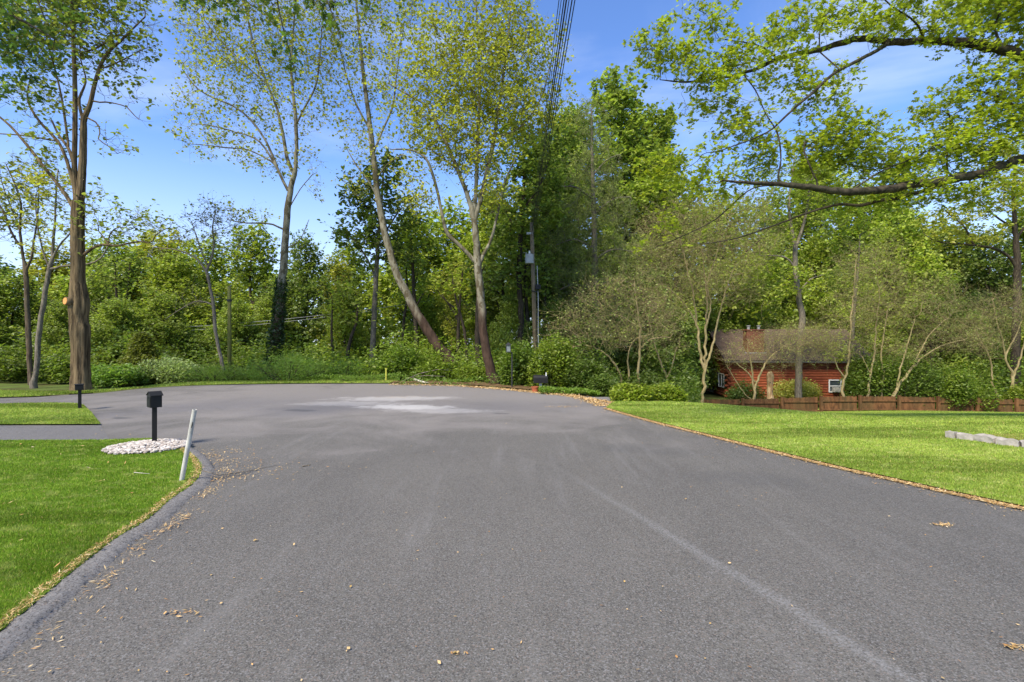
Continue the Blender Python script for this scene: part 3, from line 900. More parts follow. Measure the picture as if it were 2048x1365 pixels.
# ---- the tall furrowed tree at the left
big = hero('broken_limb_tree', 'tall old tree with deeply furrowed trunk and orange sawn limb stub', 16.7, [
    [(162, 785, 46), (161, 740, 41), (161, 690, 40), (160, 662, 44), (158, 640, 39), (158, 612, 45), (157, 585, 37), (156, 560, 31), (156, 530, 30), (155, 470, 29), (156, 420, 29), (158, 395, 27)],
    [(160, 405, 20), (165, 330, 17), (167, 270, 15), (168, 240, 13), (180, 210, 10), (188, 175, 9), (200, 135, 8), (216, 105, 7), (240, 84, 6), (262, 62, 4), (290, 35, 3)],
    [(167, 245, 8), (158, 205, 7), (164, 184, 6), (172, 160, 4), (160, 110, 3), (165, 60, 2)],
    [(155, 410, 17), (149, 340, 12), (150, 260, 11), (150, 180, 10), (148, 110, 9), (145, 50, 7), (142, -40, 5), (138, -120, 3)],
    [(153, 430, 12), (140, 405, 10), (122, 378, 9), (92, 340, 8), (65, 305, 8), (38, 272, 7), (15, 248, 6), (-25, 215, 5)],
    [(152, 390, 11), (142, 350, 9), (125, 300, 8), (108, 275, 8), (80, 245, 7), (60, 214, 6), (55, 190, 4), (62, 150, 3)],
    [(151, 340, 10), (138, 300, 8), (118, 272, 6), (105, 245, 5)],
    [(138, 300, 6), (130, 240, 6), (122, 190, 5), (110, 140, 4), (95, 90, 3)],
    [(112, 284, 4), (80, 277, 4), (40, 271, 4), (-10, 268, 3)],
    [(170, 515, 10), (177, 503, 8), (190, 495, 7), (205, 490, 7), (235, 493, 6), (255, 488, 5), (285, 484, 4), (303, 487, 3), (309, 474, 3), (325, 462, 2), (341, 455, 1.5)],
    [(212, 492, 5), (210, 478, 4), (198, 465, 3), (196, 452, 2)], [(215, 490, 5), (222, 465, 3), (240, 455, 3), (262, 460, 2)],
    [(182, 238, 4), (196, 250, 4), (200, 265, 3), (197, 280, 3), (215, 292, 2.5), (235, 308, 2)],
    [(188, 207, 4), (210, 205, 4), (235, 209, 3), (255, 216, 3), (265, 228, 2.5), (278, 240, 2)],
    [(178, 105, 5), (205, 90, 5), (225, 75, 4), (248, 68, 3)], [(200, 140, 4), (230, 128, 4), (262, 112, 3), (285, 100, 2)],
    ], [(235, 75, 75, 55, .8), (150, 60, 90, 90, .8), (60, 70, 90, 90, 1.0), (240, 150, 55, 40, .35), (60, 190, 60, 60, .5), (120, 220, 60, 70, .35), (95, 300, 60, 60, .35), (190, 395, 42, 35, .7),
        (245, 445, 70, 36, .8), (270, 475, 60, 20, .5), (220, 270, 40, 35, .25), (150, 480, 40, 40, .3), (130, -60, 160, 60, .6)],
    M_bark_big, dens=7, seed=3, step=0.22, kill=0.28, per=3.4, lsize=0.105, spread=0.06, lcol=(0.23, 0.27, 0.06), shape=BROAD, ridge=0.20, thin=0.016, tip=0.006, wob=0.02, jit=0.45, ntw=2.2, tlen=.5, tuft=True)
mb = MB()
dirv = Vector((-0.39, -0.92, 0.06)).normalized()
cc = Vector(at(157, 606, 16.7)) + dirv * 0.37 - big.location
mb.tube([cc - dirv * 0.28 + Vector((.1, .1, -.05)), cc - dirv * .05, cc], [0.17, 0.14, 0.125], 14)
stub = mb.build('limb_stub', M_bark_big, big, smooth=True)
mb = MB(); mb.tube([cc, cc + dirv * 0.012], [0.115, 0.11], 14); mb.build('cut_face', M_cut, stub)
import mathutils
# ---- pair of trees further left
hero('slender_tree', 'slender grey trunked tree with yellow green leaves, left of the furrowed trunk', 19.0, [
    [(68, 795, 17), (72, 750, 13), (76, 690, 13), (82, 640, 12), (90, 590, 12), (97, 550, 11), (102, 525, 10)],
    [(104, 528, 7), (106, 490, 7), (110, 440, 5), (112, 390, 4), (116, 340, 3)],
    [(98, 545, 7), (115, 535, 6), (140, 532, 5), (180, 528, 4), (203, 516, 4), (215, 495, 3), (222, 482, 2)],
    [(104, 520, 6), (120, 490, 5), (140, 468, 4), (150, 450, 3)], [(100, 540, 5), (85, 500, 4), (75, 450, 4), (70, 400, 3)]],
    [(110, 400, 45, 70, 1), (90, 460, 50, 50, .8), (150, 460, 40, 30, .5), (60, 380, 40, 50, .8)], M_bark_grey, dens=11, seed=8, step=.3, kill=.38, per=5, lsize=.15, lcol=YG, thin=.014)
hero('forked_tree', 'dark forked tree at the left edge with pale leaves', 20.5, [
    [(62, 790, 14), (60, 740, 13), (57, 670, 13), (54, 600, 12), (53, 560, 12), (50, 530, 11)],
    [(50, 535, 7), (44, 500, 7), (40, 460, 6), (42, 410, 5), (30, 370, 4), (12, 330, 3)],
    [(48, 545, 8), (62, 520, 6), (68, 480, 5), (75, 440, 4), (78, 380, 3)],
    [(44, 500, 6), (20, 460, 6), (5, 420, 5), (-20, 390, 4)], [(40, 460, 4), (28, 430, 3), (10, 385, 3), (0, 350, 2)]],
    [(30, 400, 60, 80, 1), (75, 370, 40, 50, .8), (-20, 420, 60, 80, .8)], M_bark, dens=9, seed=9, step=.32, kill=.4, per=4.5, lsize=.15, lcol=(.19, .21, .05), thin=.015)

# ---- crooked small tree
hero('crooked_tree', 'small crooked nearly bare tree beside the mossy pole', 21.5, [
    [(447, 742, 9), (438, 700, 8), (430, 655, 8), (427, 615, 8), (421, 580, 7), (415, 550, 7), (408, 535, 7)],
    [(410, 540, 5), (395, 520, 4), (375, 508, 4), (350, 500, 3), (320, 497, 2), (300, 494, 2)],
    [(412, 545, 6), (422, 520, 5), (428, 490, 4), (425, 455, 3), (432, 420, 2)],
    [(418, 535, 4), (405, 510, 3), (395, 480, 3), (385, 450, 2)],
    [(425, 610, 4), (395, 603, 3), (360, 620, 2), (330, 640, 1.5)]],
    [(425, 440, 60, 50, 1), (380, 470, 50, 35, .8), (460, 480, 35, 35, .6), (330, 500, 40, 20, .5), (380, 600, 40, 25, .6)], M_bark_grey, dens=5, seed=12, step=.22, kill=.32, per=1.6, lsize=.11, lcol=(.2, .2, .05), thin=.012, tip=.007, jit=.5)

# ---- sycamores
SY = dict(lsize=.098, spread=.08, lcol=(0.35, 0.36, 0.055), shape=BROAD, up=.4, thin=.018, tip=.005, ntw=2.3, tlen=.7, wob=.07)
syc_a = hero('sycamore_tree', 'tall spreading sycamore with mottled trunk ringed by ivy and open airy crown', 23.0, [
    [(545, 728, 24), (549, 700, 22), (556, 640, 20), (561, 590, 19), (566, 540, 17), (571, 480, 15), (575, 420, 14), (583, 370, 12), (590, 348, 11)],
    [(590, 350, 9), (593, 300, 8), (592, 250, 8), (588, 200, 7), (582, 140, 5), (585, 80, 4), (592, 0, 3), (600, -90, 2)],
    [(588, 352, 9), (575, 318, 8), (564, 260, 7), (553, 215, 6), (535, 170, 5), (515, 120, 5), (498, 50, 4), (480, -40, 3)],
    [(580, 390, 7), (560, 350, 6), (535, 290, 5), (505, 245, 5), (470, 215, 4), (430, 198, 4), (395, 178, 3), (365, 140, 2)],
    [(560, 350, 4), (520, 285, 4), (470, 265, 3), (420, 252, 3), (385, 248, 2)],
    [(592, 250, 5), (610, 215, 4), (632, 170, 4), (640, 110, 3), (645, 40, 2)],
    [(568, 465, 5), (552, 452, 4), (525, 447, 4), (490, 447, 3), (455, 440, 2)],
    [(574, 425, 3), (600, 380, 2), (625, 350, 2)], [(553, 330, 4), (500, 302, 3), (450, 296, 3), (400, 290, 2)],
    [(535, 170, 4), (490, 130, 3), (440, 80, 3), (400, 30, 2)], [(572, 500, 3), (600, 480, 2), (618, 440, 2)]],
    [(470, 110, 110, 110, 1.0), (590, 70, 110, 110, 1.1), (410, 210, 75, 70, .8), (560, 210, 90, 70, .7), (440, 290, 90, 50, .55), (560, 320, 90, 40, .4), (400, 40, 70, 80, .9), (640, 190, 60, 80, .8), (500, -80, 200, 90, .7), (480, 430, 60, 25, .4), (640, 380, 30, 50, .3)],
    M_bark_syc, dens=2.9, seed=21, step=.34, kill=.44, per=3.4, jit=.35, **SY)
_r = np.random.default_rng(9)
_t = _r.random(2600) ** 1.2; _pp = np.interp(_t, [0, 1], [728, 560]); _px = np.interp(_pp, [540, 590, 640, 700, 728], [566, 561, 556, 549, 545])
_q = np.array([at(a_, b_, 23.0) for a_, b_ in zip(_px, _pp)]); _a = _r.uniform(0, 6.28, 2600); _rr = _r.uniform(.2, .36, 2600) * (1 - .35 * _t)
_q[:, 0] += np.cos(_a) * _rr; _q[:, 1] += np.sin(_a) * _rr
leaves(_q - np.array(syc_a.location), .11, _r, BROAD, .1, .6, 'ivy', M_leaf, syc_a, (.045, .075, .022))
hero('leaning_sycamore', 'leaning sycamore with reddish lower trunk slanting up to the left', 23.5, [
    [(908, 738, 27), (893, 715, 24), (875, 690, 22), (850, 655, 20), (822, 607, 18), (797, 555, 16), (778, 500, 15), (764, 440, 14), (754, 380, 13), (747, 320, 12), (742, 270, 11), (735, 215, 9), (727, 150, 8), (720, 80, 6), (712, 0, 4), (708, -80, 3)],
    [(745, 310, 5), (765, 262, 4), (785, 215, 4), (792, 160, 3), (800, 100, 2)], [(740, 260, 5), (715, 215, 4), (695, 160, 3), (680, 100, 2)],
    [(757, 400, 4), (735, 360, 3), (715, 335, 3), (700, 310, 2)], [(752, 360, 4), (775, 330, 3), (805, 310, 3)]],
    [(735, 110, 75, 110, 1.1), (700, 30, 60, 90, 1.0), (770, 180, 50, 70, .9), (735, 280, 60, 60, .8), (720, 350, 55, 45, .8), (780, 330, 50, 40, .7), (790, 40, 60, 80, .9), (740, -80, 120, 80, .7), (690, 230, 50, 60, .6)],
    M_bark_syc, dens=2.8, seed=22, step=.34, kill=.42, per=4.4, jit=.35, **SY)
hero('pale_sycamore', 'pale trunked sycamore with dense yellow green crown beside the earth bank', 21.0, [
    [(988, 768, 24), (982, 745, 21), (975, 715, 20), (967, 665, 18), (963, 610, 17), (958, 560, 16), (955, 525, 16), (953, 490, 14), (948, 440, 13), (940, 405, 12)],
    [(953, 530, 9), (938, 510, 8), (915, 488, 8), (895, 468, 8), (885, 435, 7), (876, 390, 6), (862, 340, 6), (846, 312, 5), (815, 300, 4), (780, 300, 2)],
    [(942, 412, 10), (930, 378, 9), (915, 340, 8), (898, 300, 7), (880, 260, 6), (855, 215, 5), (815, 190, 4), (780, 170, 2)],
    [(948, 430, 9), (952, 375, 8), (955, 300, 8), (958, 230, 7), (960, 150, 5), (955, 60, 4), (950, -30, 3)],
    [(946, 450, 11), (960, 405, 10), (974, 345, 9), (988, 280, 8), (1000, 200, 6), (1012, 110, 5), (1022, 20, 3)],
    [(958, 535, 8), (968, 508, 7), (982, 480, 6), (995, 430, 5), (1008, 370, 4), (1030, 320, 3)],
    [(915, 340, 5), (890, 320, 4), (862, 300, 3)], [(990, 275, 5), (1030, 262, 4), (1055, 240, 3), (1085, 190, 3), (1100, 130, 2)],
    [(960, 200, 4), (925, 150, 4), (900, 90, 3)]],
    [(960, 160, 110, 100, 1.6), (1005, 70, 75, 65, 1.6), (875, 170, 75, 75, 1.4), (1080, 110, 60, 70, 1.0), (890, 270, 100, 60, 1.2), (1040, 230, 80, 70, 1.3), (800, 190, 45, 60, 1.0), (960, 310, 90, 60, 1.0), (850, 390, 60, 60, .6), (900, 60, 60, 70, .8), (1120, 210, 30, 60, .5), (990, 400, 60, 50, .6), (830, 80, 50, 60, .7), (1000, -40, 90, 50, .8)],
    M_bark_syc, dens=5.2, seed=23, step=.30, kill=.36, per=6.2, jit=.35, **{**SY, 'lcol': (0.36, 0.37, 0.045)})

# ---- mid trees of the wood's edge with traced trunks
hero('dark_leaved_tree', 'straight thin tree with dark leaves left of the leaning trunk', 27.0, [
    [(743, 755, 13), (746, 690, 12), (749, 620, 11), (752, 560, 10), (755, 500, 9), (760, 440, 7), (765, 380, 5), (767, 325, 3)],
    [(752, 560, 5), (735, 520, 4), (715, 490, 3)], [(756, 490, 5), (780, 450, 4), (800, 420, 3)], [(760, 440, 4), (735, 400, 3), (715, 370, 2)]],
    [(755, 400, 65, 60, 1.2), (735, 470, 75, 45, 1.1), (770, 345, 45, 40, 1.2), (800, 440, 45, 45, .8), (710, 400, 35, 50, .8), (780, 510, 60, 35, .8)],
    M_bark_grey, dens=4, seed=31, step=.34, kill=.42, per=5.5, lsize=.18, lcol=DG, shape=BROAD, thin=.018)
hero('dark_leaved_tree', 'tall dark trunked tree between the pale sycamore and the utility pole', 27.0, [
    [(1036, 760, 14), (1040, 700, 13), (1042, 620, 12), (1038, 560, 11), (1040, 500, 10), (1044, 430, 8), (1048, 360, 6), (1046, 290, 5), (1042, 230, 3)],
    [(1040, 560, 6), (1055, 540, 5), (1062, 500, 4)], [(1040, 470, 5), (1020, 440, 4), (1005, 400, 3)], [(1045, 420, 5), (1075, 380, 4), (1095, 330, 3)]],
    [(1045, 300, 60, 60, 1.1), (1085, 360, 55, 65, 1.0), (1010, 390, 50, 50, 1.0), (1050, 440, 70, 50, 1.0), (1060, 540, 60, 60, .9), (1000, 520, 45, 60, .8), (1110, 270, 45, 60, .9)],
    M_bark_dark, dens=3.8, seed=32, step=.34, kill=.42, per=5.5, lsize=.18, lcol=(.18, .24, .05), shape=BROAD, thin=.018)
hero('hemlock_tree', 'feathery dark olive evergreen right of the utility pole', 29.0, [
    [(1192, 770, 17), (1191, 680, 16), (1190, 600, 15), (1189, 520, 13), (1188, 440, 11), (1186, 360, 8), (1184, 290, 6), (1183, 220, 3)],
    [(1190, 520, 6), (1225, 500, 4), (1270, 505, 3)], [(1189, 500, 6), (1150, 480, 4), (1115, 490, 3)], [(1188, 430, 5), (1225, 400, 4), (1260, 395, 3)], [(1187, 400, 5), (1150, 375, 4), (1120, 375, 3)],
    [(1186, 350, 4), (1215, 320, 3), (1240, 310, 2)], [(1191, 580, 5), (1150, 570, 4), (1120, 580, 3)], [(1191, 575, 5), (1235, 560, 4), (1275, 575, 3)]],
    [(1190, 430, 85, 60, 1), (1188, 340, 70, 60, 1), (1183, 250, 45, 60, 1), (1135, 500, 65, 45, 1), (1245, 510, 65, 50, 1), (1190, 560, 95, 50, 1), (1180, 630, 100, 40, .9)],
    M_bark_grey, dens=5.0, seed=33, step=.32, kill=.38, per=12, lsize=.16, lcol=(.24, .28, .08), shape=NEEDLE, leaf=M_leaf_soft, up=.3, droop=.6, thin=.02, maxn=11000)
hero('twin_stem_tree', 'grey trunked tree forking above the cabin roof', 33.5, [
    [(1597, 815, 17), (1597, 770, 15.5), (1598, 720, 15), (1601, 680, 15), (1604, 640, 14), (1598, 600, 13), (1593, 560, 12), (1590, 520, 11), (1590, 492, 11)],
    [(1590, 496, 8), (1583, 455, 7), (1578, 415, 6), (1584, 360, 4), (1590, 310, 3)], [(1592, 496, 8), (1604, 460, 7), (1613, 425, 6), (1620, 370, 4), (1640, 320, 3)],
    [(1592, 540, 4), (1575, 518, 4), (1550, 512, 3), (1520, 512, 2)], [(1596, 590, 4), (1620, 560, 3), (1650, 550, 2)]],
    [(1600, 380, 80, 60, 1), (1560, 470, 55, 40, .6), (1645, 450, 55, 45, .8), (1590, 560, 60, 40, .5), (1680, 380, 60, 60, 1), (1530, 400, 50, 50, .7)],
    M_bark_grey, dens=2.2, seed=34, step=.38, kill=.45, per=5, lsize=.2, lcol=BG, thin=.02)
hero('yellow_leaved_tree', 'dark trunked tree at the right edge with long low limb and yellow leaves', 36.0, [
    [(2030, 800, 24), (2031, 720, 22), (2033, 640, 20), (2035, 580, 18), (2034, 530, 17), (2031, 470, 13), (2028, 420, 10), (2026, 380, 8), (2032, 330, 5)],
    [(2034, 535, 10), (2015, 512, 8), (1985, 497, 7), (1950, 492, 6), (1910, 488, 5), (1875, 484, 3), (1852, 472, 2)],
    [(1945, 492, 5), (1938, 470, 5), (1925, 450, 4), (1908, 438, 3), (1890, 420, 2)], [(2030, 460, 6), (2000, 440, 5), (1975, 420, 4), (1960, 400, 3)], [(2032, 480, 6), (2060, 440, 5), (2090, 400, 4)]],
    [(1985, 400, 60, 45, 1), (1900, 440, 60, 35, .8), (2060, 380, 60, 60, 1), (1950, 470, 60, 30, .7), (2010, 330, 60, 40, .9), (1870, 480, 40, 25, .6)],
    M_bark_dark, dens=1.9, seed=35, step=.38, kill=.46, per=5, lsize=.22, lcol=YG, thin=.022)

for (lab_, D_, li_, bl_, c_, sd_) in [
    ('thin straight dark tree just left of the leaning trunk', 27.5, [[(834, 745, 9), (833, 680, 9), (829, 610, 8), (826, 540, 6), (822, 480, 4)], [(829, 620, 4), (845, 590, 3)]], [(825, 500, 50, 50, 1), (835, 580, 40, 30, .6)], BG, 71),
    ('slim tree with a bent stem between the two dark trunks near the leaning tree', 28.5, [[(806, 745, 7), (806, 690, 7), (808, 640, 6), (815, 590, 5), (812, 540, 3)]], [(812, 540, 45, 45, 1), (800, 600, 40, 25, .6)], YG, 72),
    ('thin crooked tree left of the pale sycamore trunk', 25.5, [[(933, 750, 7), (933, 710, 6), (930, 670, 6), (921, 630, 5), (912, 600, 4), (905, 560, 2)], [(918, 622, 4), (900, 610, 3), (880, 590, 2)]], [(905, 570, 50, 35, 1), (930, 620, 40, 25, .6)], BG, 73),
    ('slender forked tree just right of the leaning trunk', 26.5, [[(915, 750, 8), (916, 700, 8), (917, 650, 7), (920, 600, 5), (925, 550, 3)], [(918, 640, 5), (900, 615, 3), (885, 590, 2)]], [(920, 560, 45, 45, 1), (890, 600, 40, 25, .6)], YG, 74),
    ('dark curved sapling above the dark reedy clump', 26.0, [[(694, 745, 8), (696, 705, 8), (704, 670, 7), (713, 645, 5), (716, 600, 3)]], [(712, 590, 45, 45, 1), (690, 640, 35, 25, .6)], MG, 75),
    ('reddish thin stem right of the dark dense tree', 26.5, [[(668, 745, 7), (666, 710, 6), (663, 665, 5), (665, 610, 3)]], [(665, 600, 45, 45, 1)], MG, 76),
    ('left one of two thin dark stems behind the furrowed tree', 29.0, [[(262, 745, 7), (258, 690, 6), (240, 640, 6), (232, 580, 5), (230, 530, 3)]], [(228, 550, 45, 50, 1), (245, 610, 40, 30, .7)], MG, 77),
    ('right one of two thin dark stems behind the furrowed tree', 29.5, [[(272, 745, 7), (262, 680, 6), (254, 620, 6), (256, 570, 4), (260, 530, 3)]], [(262, 550, 45, 45, 1)], MG, 78),
    ('dark trunk close behind the utility pole', 27.5, [[(1056, 760, 9), (1056, 690, 9), (1053, 620, 8), (1050, 560, 7), (1056, 500, 4)], [(1052, 590, 4), (1065, 560, 3)]], [(1060, 500, 45, 50, .8), (1070, 580, 40, 30, .5)], MG, 79),
    ('dark trunk half hidden behind the pale sycamore', 25.0, [[(958, 760, 13), (956, 700, 12), (955, 640, 11), (958, 590, 8), (965, 540, 4)]], [(975, 560, 45, 40, .7)], DG, 80)]:
    hero('thin_wood_tree', lab_, D_, li_, bl_, M_bark_dark, dens=2.2, seed=sd_, step=.36, kill=.44, per=4, lsize=.15, lcol=c_, shape=BROAD, thin=.018, ntw=2.2, tlen=.6, group='thin trees at the wood edge')

# ---- the oak overhead at the right: trunk stands outside the frame
hero('pin_oak', 'oak reaching in from the right with two long dark limbs and fresh green leaves', 9.0, [
    [(2640, 880, 80), (2640, 600, 72), (2640, 300, 62), (2645, 0, 52), (2650, -350, 40), (2650, -700, 20)],
    [(2640, 330, 46), (2450, 275, 38), (2230, 275, 33), (2048, 318, 28), (1980, 342, 26), (1900, 360, 24, -.2), (1820, 371, 22, -.3), (1740, 383, 20, -.4), (1690, 384, 18, -.4), (1640, 379, 16, -.5), (1590, 372, 13, -.5), (1540, 368, 10, -.5), (1490, 366, 7, -.6), (1445, 362, 4, -.6)],
    [(1905, 362, 13), (1860, 378, 11), (1800, 396, 10), (1755, 403, 9), (1720, 412, 8), (1680, 410, 7), (1620, 425, 5), (1540, 455, 4), (1470, 478, 3), (1400, 490, 2)],
    [(2640, 180, 46), (2450, 150, 40), (2230, 150, 35), (2100, 130, 31), (2048, 113, 30), (1995, 97, 28), (1930, 86, 24, .2), (1860, 82, 18, .3), (1790, 85, 17, .3), (1722, 78, 15, .4), (1680, 88, 14, .4), (1640, 100, 12, .4), (1590, 110, 11, .3), (1550, 121, 10, .3), (1500, 143, 7, .3), (1440, 157, 5, .2), (1370, 165, 4, .2), (1320, 160, 2, .2)],
    [(1775, 90, 9, .3), (1735, 112, 9, 0), (1700, 130, 8, -.2), (1665, 150, 7, -.3), (1635, 178, 7, -.4), (1600, 208, 6, -.5), (1570, 235, 5, -.5), (1540, 262, 4, -.6), (1490, 285, 3, -.6), (1430, 305, 2, -.6)],
    [(1640, 379, 5, -.5), (1562, 368, 5, -.5), (1562, 320, 4, -.4), (1556, 270, 4, -.3), (1530, 225, 3, -.2), (1510, 180, 3, 0), (1470, 130, 2, .2)],
    [(1897, 358, 6), (1893, 320, 5), (1897, 280, 4), (1900, 235, 4), (1885, 222, 2)], [(1640, 120, 3), (1640, 60, 3), (1660, 20, 2)],
    [(1640, 376, 4, -.5), (1610, 310, 4, -.5), (1610, 285, 3, -.4)], [(2010, 100, 8), (1990, 60, 6), (2005, 10, 5), (2020, -60, 4)],
    [(1850, 84, 6, .3), (1830, 45, 5), (1780, 10, 4), (1730, -40, 3)], [(1555, 120, 5, .3), (1540, 105, 4), (1510, 90, 3), (1450, 80, 2)],
    [(1700, 384, 5, -.4), (1760, 345, 4, -.3), (1820, 320, 3, -.2), (1880, 290, 3)], [(2100, 310, 10), (2060, 240, 8), (2010, 200, 6), (1950, 180, 4)],
    [(1560, 372, 4, -.5), (1500, 380, 3), (1430, 440, 3), (1350, 480, 2), (1300, 500, 1.5)]],
    [(1330, 95, 55, 50, .8), (1410, 130, 70, 50, 1), (1500, 115, 60, 45, 1), (1590, 60, 60, 40, .7), (1680, 45, 60, 35, 1), (1800, 30, 80, 30, 1.2), (1880, 60, 60, 40, 1), (1990, 50, 60, 60, 1.2), (2030, 130, 60, 50, 1.1),
     (1600, 165, 50, 45, .9), (1640, 200, 60, 35, .8), (1490, 250, 70, 40, .6), (1540, 320, 70, 40, .8), (1660, 300, 80, 50, 1.3), (1760, 320, 80, 40, 1.4), (1860, 310, 80, 45, 1.4), (1960, 290, 80, 50, 1.4), (1960, 200, 70, 50, 1.1), (2040, 220, 60, 60, 1.2),
     (1320, 350, 55, 35, .9), (1420, 370, 60, 35, .6), (1700, 250, 60, 30, .5), (1780, 400, 100, 25, .8), (1950, 390, 80, 25, .7), (1430, 210, 70, 30, .5), (1880, 240, 50, 40, .8),
     (2200, 200, 120, 150, .8), (2200, 400, 100, 60, .8), (2100, -60, 200, 60, .8), (1400, 20, 60, 30, .3)],
    M_bark_oak, dens=46, seed=41, step=.15, kill=.17, per=9.5, lsize=.076, spread=.03, lcol=(0.31, 0.36, 0.04), shape=OAK, up=.9, droop=.3, thin=.009, tip=.0025, ntw=2.2, tlen=.3, tuft=True, wob=.12, jit=.4, iters=90, maxn=22000)

# ---- maple overhead at the left: trunk outside the frame, sprays hanging into the top of the picture
hero('maple_tree', 'maple reaching in from the left with dark green sprays hanging at the top', 8.0, [
    [(-480, 900, 80), (-480, 500, 70), (-470, 100, 60), (-460, -200, 50), (-450, -600, 30)],
    [(-465, -40, 40), (-300, -130, 34), (-100, -160, 28), (100, -150, 24), (300, -130, 20), (480, -110, 15), (640, -90, 10), (800, -60, 5)],
    [(-470, 60, 34), (-300, 20, 26), (-150, -10, 18), (-40, 10, 11), (40, 40, 7), (110, 80, 4)],
    [(520, -105, 6), (545, -40, 4), (560, 30, 3), (575, 90, 2.5), (592, 150, 2)], [(600, -95, 5), (640, -30, 3), (665, 30, 2.5), (682, 75, 2)],
    [(350, -125, 5), (370, -50, 3), (372, 0, 2)], [(-60, -155, 10), (10, -90, 7), (60, -30, 5), (90, 40, 3)], [(120, -150, 8), (190, -80, 5), (230, -20, 3)]],
    [(20, 40, 80, 70, 1.1), (0, 110, 60, 50, 1.0), (100, 10, 50, 40, .8), (65, 130, 35, 35, .6), (370, 0, 40, 25, .6), (470, -10, 60, 30, 1.0), (530, 20, 45, 40, 1.1), (570, 90, 25, 45, 1.0), (592, 150, 20, 30, 1.0), (640, 10, 40, 35, 1.0), (682, 60, 12, 30, 1.0), (760, -20, 60, 25, .9), (220, -20, 50, 30, .7), (10, 190, 30, 25, .7)],
    M_bark_oak, dens=24, seed=42, step=.15, kill=.17, per=4.5, lsize=.085, spread=.03, lcol=(0.085, 0.14, 0.03), shape=OAK, up=.5, droop=.7, thin=.009, tip=.0025, ntw=2.2, tlen=.28, tup=-.1, tuft=True, wob=.12, jit=.35, iters=90, maxn=16000)

# ------------------------------------------------------------------ the wood behind: a few kinds, every tree a copy with its own place, size, turn and colour
def proto(seed, h=10.0, rw=3.2, base=.25, narrow=.5, nlobe=16, dens=1.0, per=6, lsize=.17, spread=.09, shape=BROAD, bark=None, leaf=None, up=.7, droop=.3):
    rng = np.random.default_rng(seed)
    tr = [(0, 0, -.2, .16), (rng.normal(0, .1), rng.normal(0, .1), h * .3, .12), (rng.normal(0, .25), rng.normal(0, .25), h * .6, .08), (rng.normal(0, .3), rng.normal(0, .3), h * .92, .03)]
    limbs = [tr]
    for k in range(5):
        a = k * 2.4 + rng.uniform(0, 1); z = h * rng.uniform(.28, .6); l = rw * rng.uniform(.45, .7)
        limbs.append([(0, 0, z, .07), (math.cos(a) * l * .5, math.sin(a) * l * .5, z + l * .35, .05), (math.cos(a) * l, math.sin(a) * l, z + l * rng.uniform(.6, 1.0), .03)])
    blobs = []
    for k in range(nlobe):
        z = base + (1 - base) * (k + .5) / nlobe
        prof_ = math.sin(min(1, (z - base) / (1 - base) * 1.15 + .15) * math.pi) ** narrow
        a = rng.uniform(0, 6.28); rr = rw * prof_ * rng.uniform(.35, .8)
        s = rw * rng.uniform(.28, .46)
        blobs.append((np.array([math.cos(a) * rr, math.sin(a) * rr, z * h * .95]), np.array([s, s, s * .8]), 1))
    attr = blob_points(blobs, 9.0 * dens, rng)
    root = grow_tree('wood_tree', 'wood tree', 'tree', limbs, attr, bark or M_bark_dark, leaf or M_leaf, step=.32, kill=.34, seed=seed, per=per, lsize=lsize, spread=spread, shape=shape, thin=.022, up=up, droop=droop, wob=.3, tip=.006, ntw=3.0, tlen=.62)
    return root
PRO = {
    'dense': proto(101, rw=3.4), 'dense2': proto(102, rw=3.8, base=.18, nlobe=20), 'round': proto(103, h=9, rw=3.9, base=.15, nlobe=20, narrow=.4),
    'tall': proto(104, h=10, rw=2.4, base=.3, dens=1.6, per=6), 'loose': proto(105, h=10, rw=2.9, base=.35, nlobe=12, dens=.8, per=4),
    'low': proto(106, h=9.0, rw=4.0, base=.06, nlobe=24, narrow=.35, per=6),
}
PRO['high'] = proto(107, h=18, rw=4.6, base=.2, nlobe=26, dens=.8, per=7, lsize=.2)
PRO['high2'] = proto(108, h=18, rw=4.0, base=.25, nlobe=24, dens=.8, per=6, lsize=.2)
PH = {'high': 18, 'high2': 18, 'dense': 10, 'dense2': 10, 'round': 9, 'tall': 10, 'loose': 10, 'low': 9}
used = set()
rngb = np.random.default_rng(77)
def plant(kind, px, D, top, label, color, widen=1.0, group='trees of the wood behind the turning area', name='wood_tree'):
    p = PRO[kind]
    x = (px - CX) * D / F
    z = float(H(x, D)) - .1
    htop = CAM_Z - (top - CY) * D / F
    s = max(2.5, htop - z) / PH[kind]
    if kind in used:
        r = p.copy(); COL.objects.link(r)
        kids = []
        for ch in p.children:
            c = ch.copy(); COL.objects.link(c); c.parent = r; kids.append(c)
    else:
        used.add(kind); r = p; kids = list(p.children)
    r.name = name
    r.location = (x, D, z); r.rotation_euler = (0, 0, rngb.uniform(0, 6.28))
    r.scale = (s * widen, s * widen, s)
    j = rngb.uniform(.85, 1.15)
    for c in kids:
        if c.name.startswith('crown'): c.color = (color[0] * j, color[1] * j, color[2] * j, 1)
    r['label'] = label; r['group'] = group; r['category'] = 'tree'
    return r
LB = {0: 'bright green', 1: 'mid green', 2: 'dark green', 3: 'yellow green', 4: 'olive'}
CLR = {0: BG, 1: MG, 2: DG, 3: YG, 4: OL}
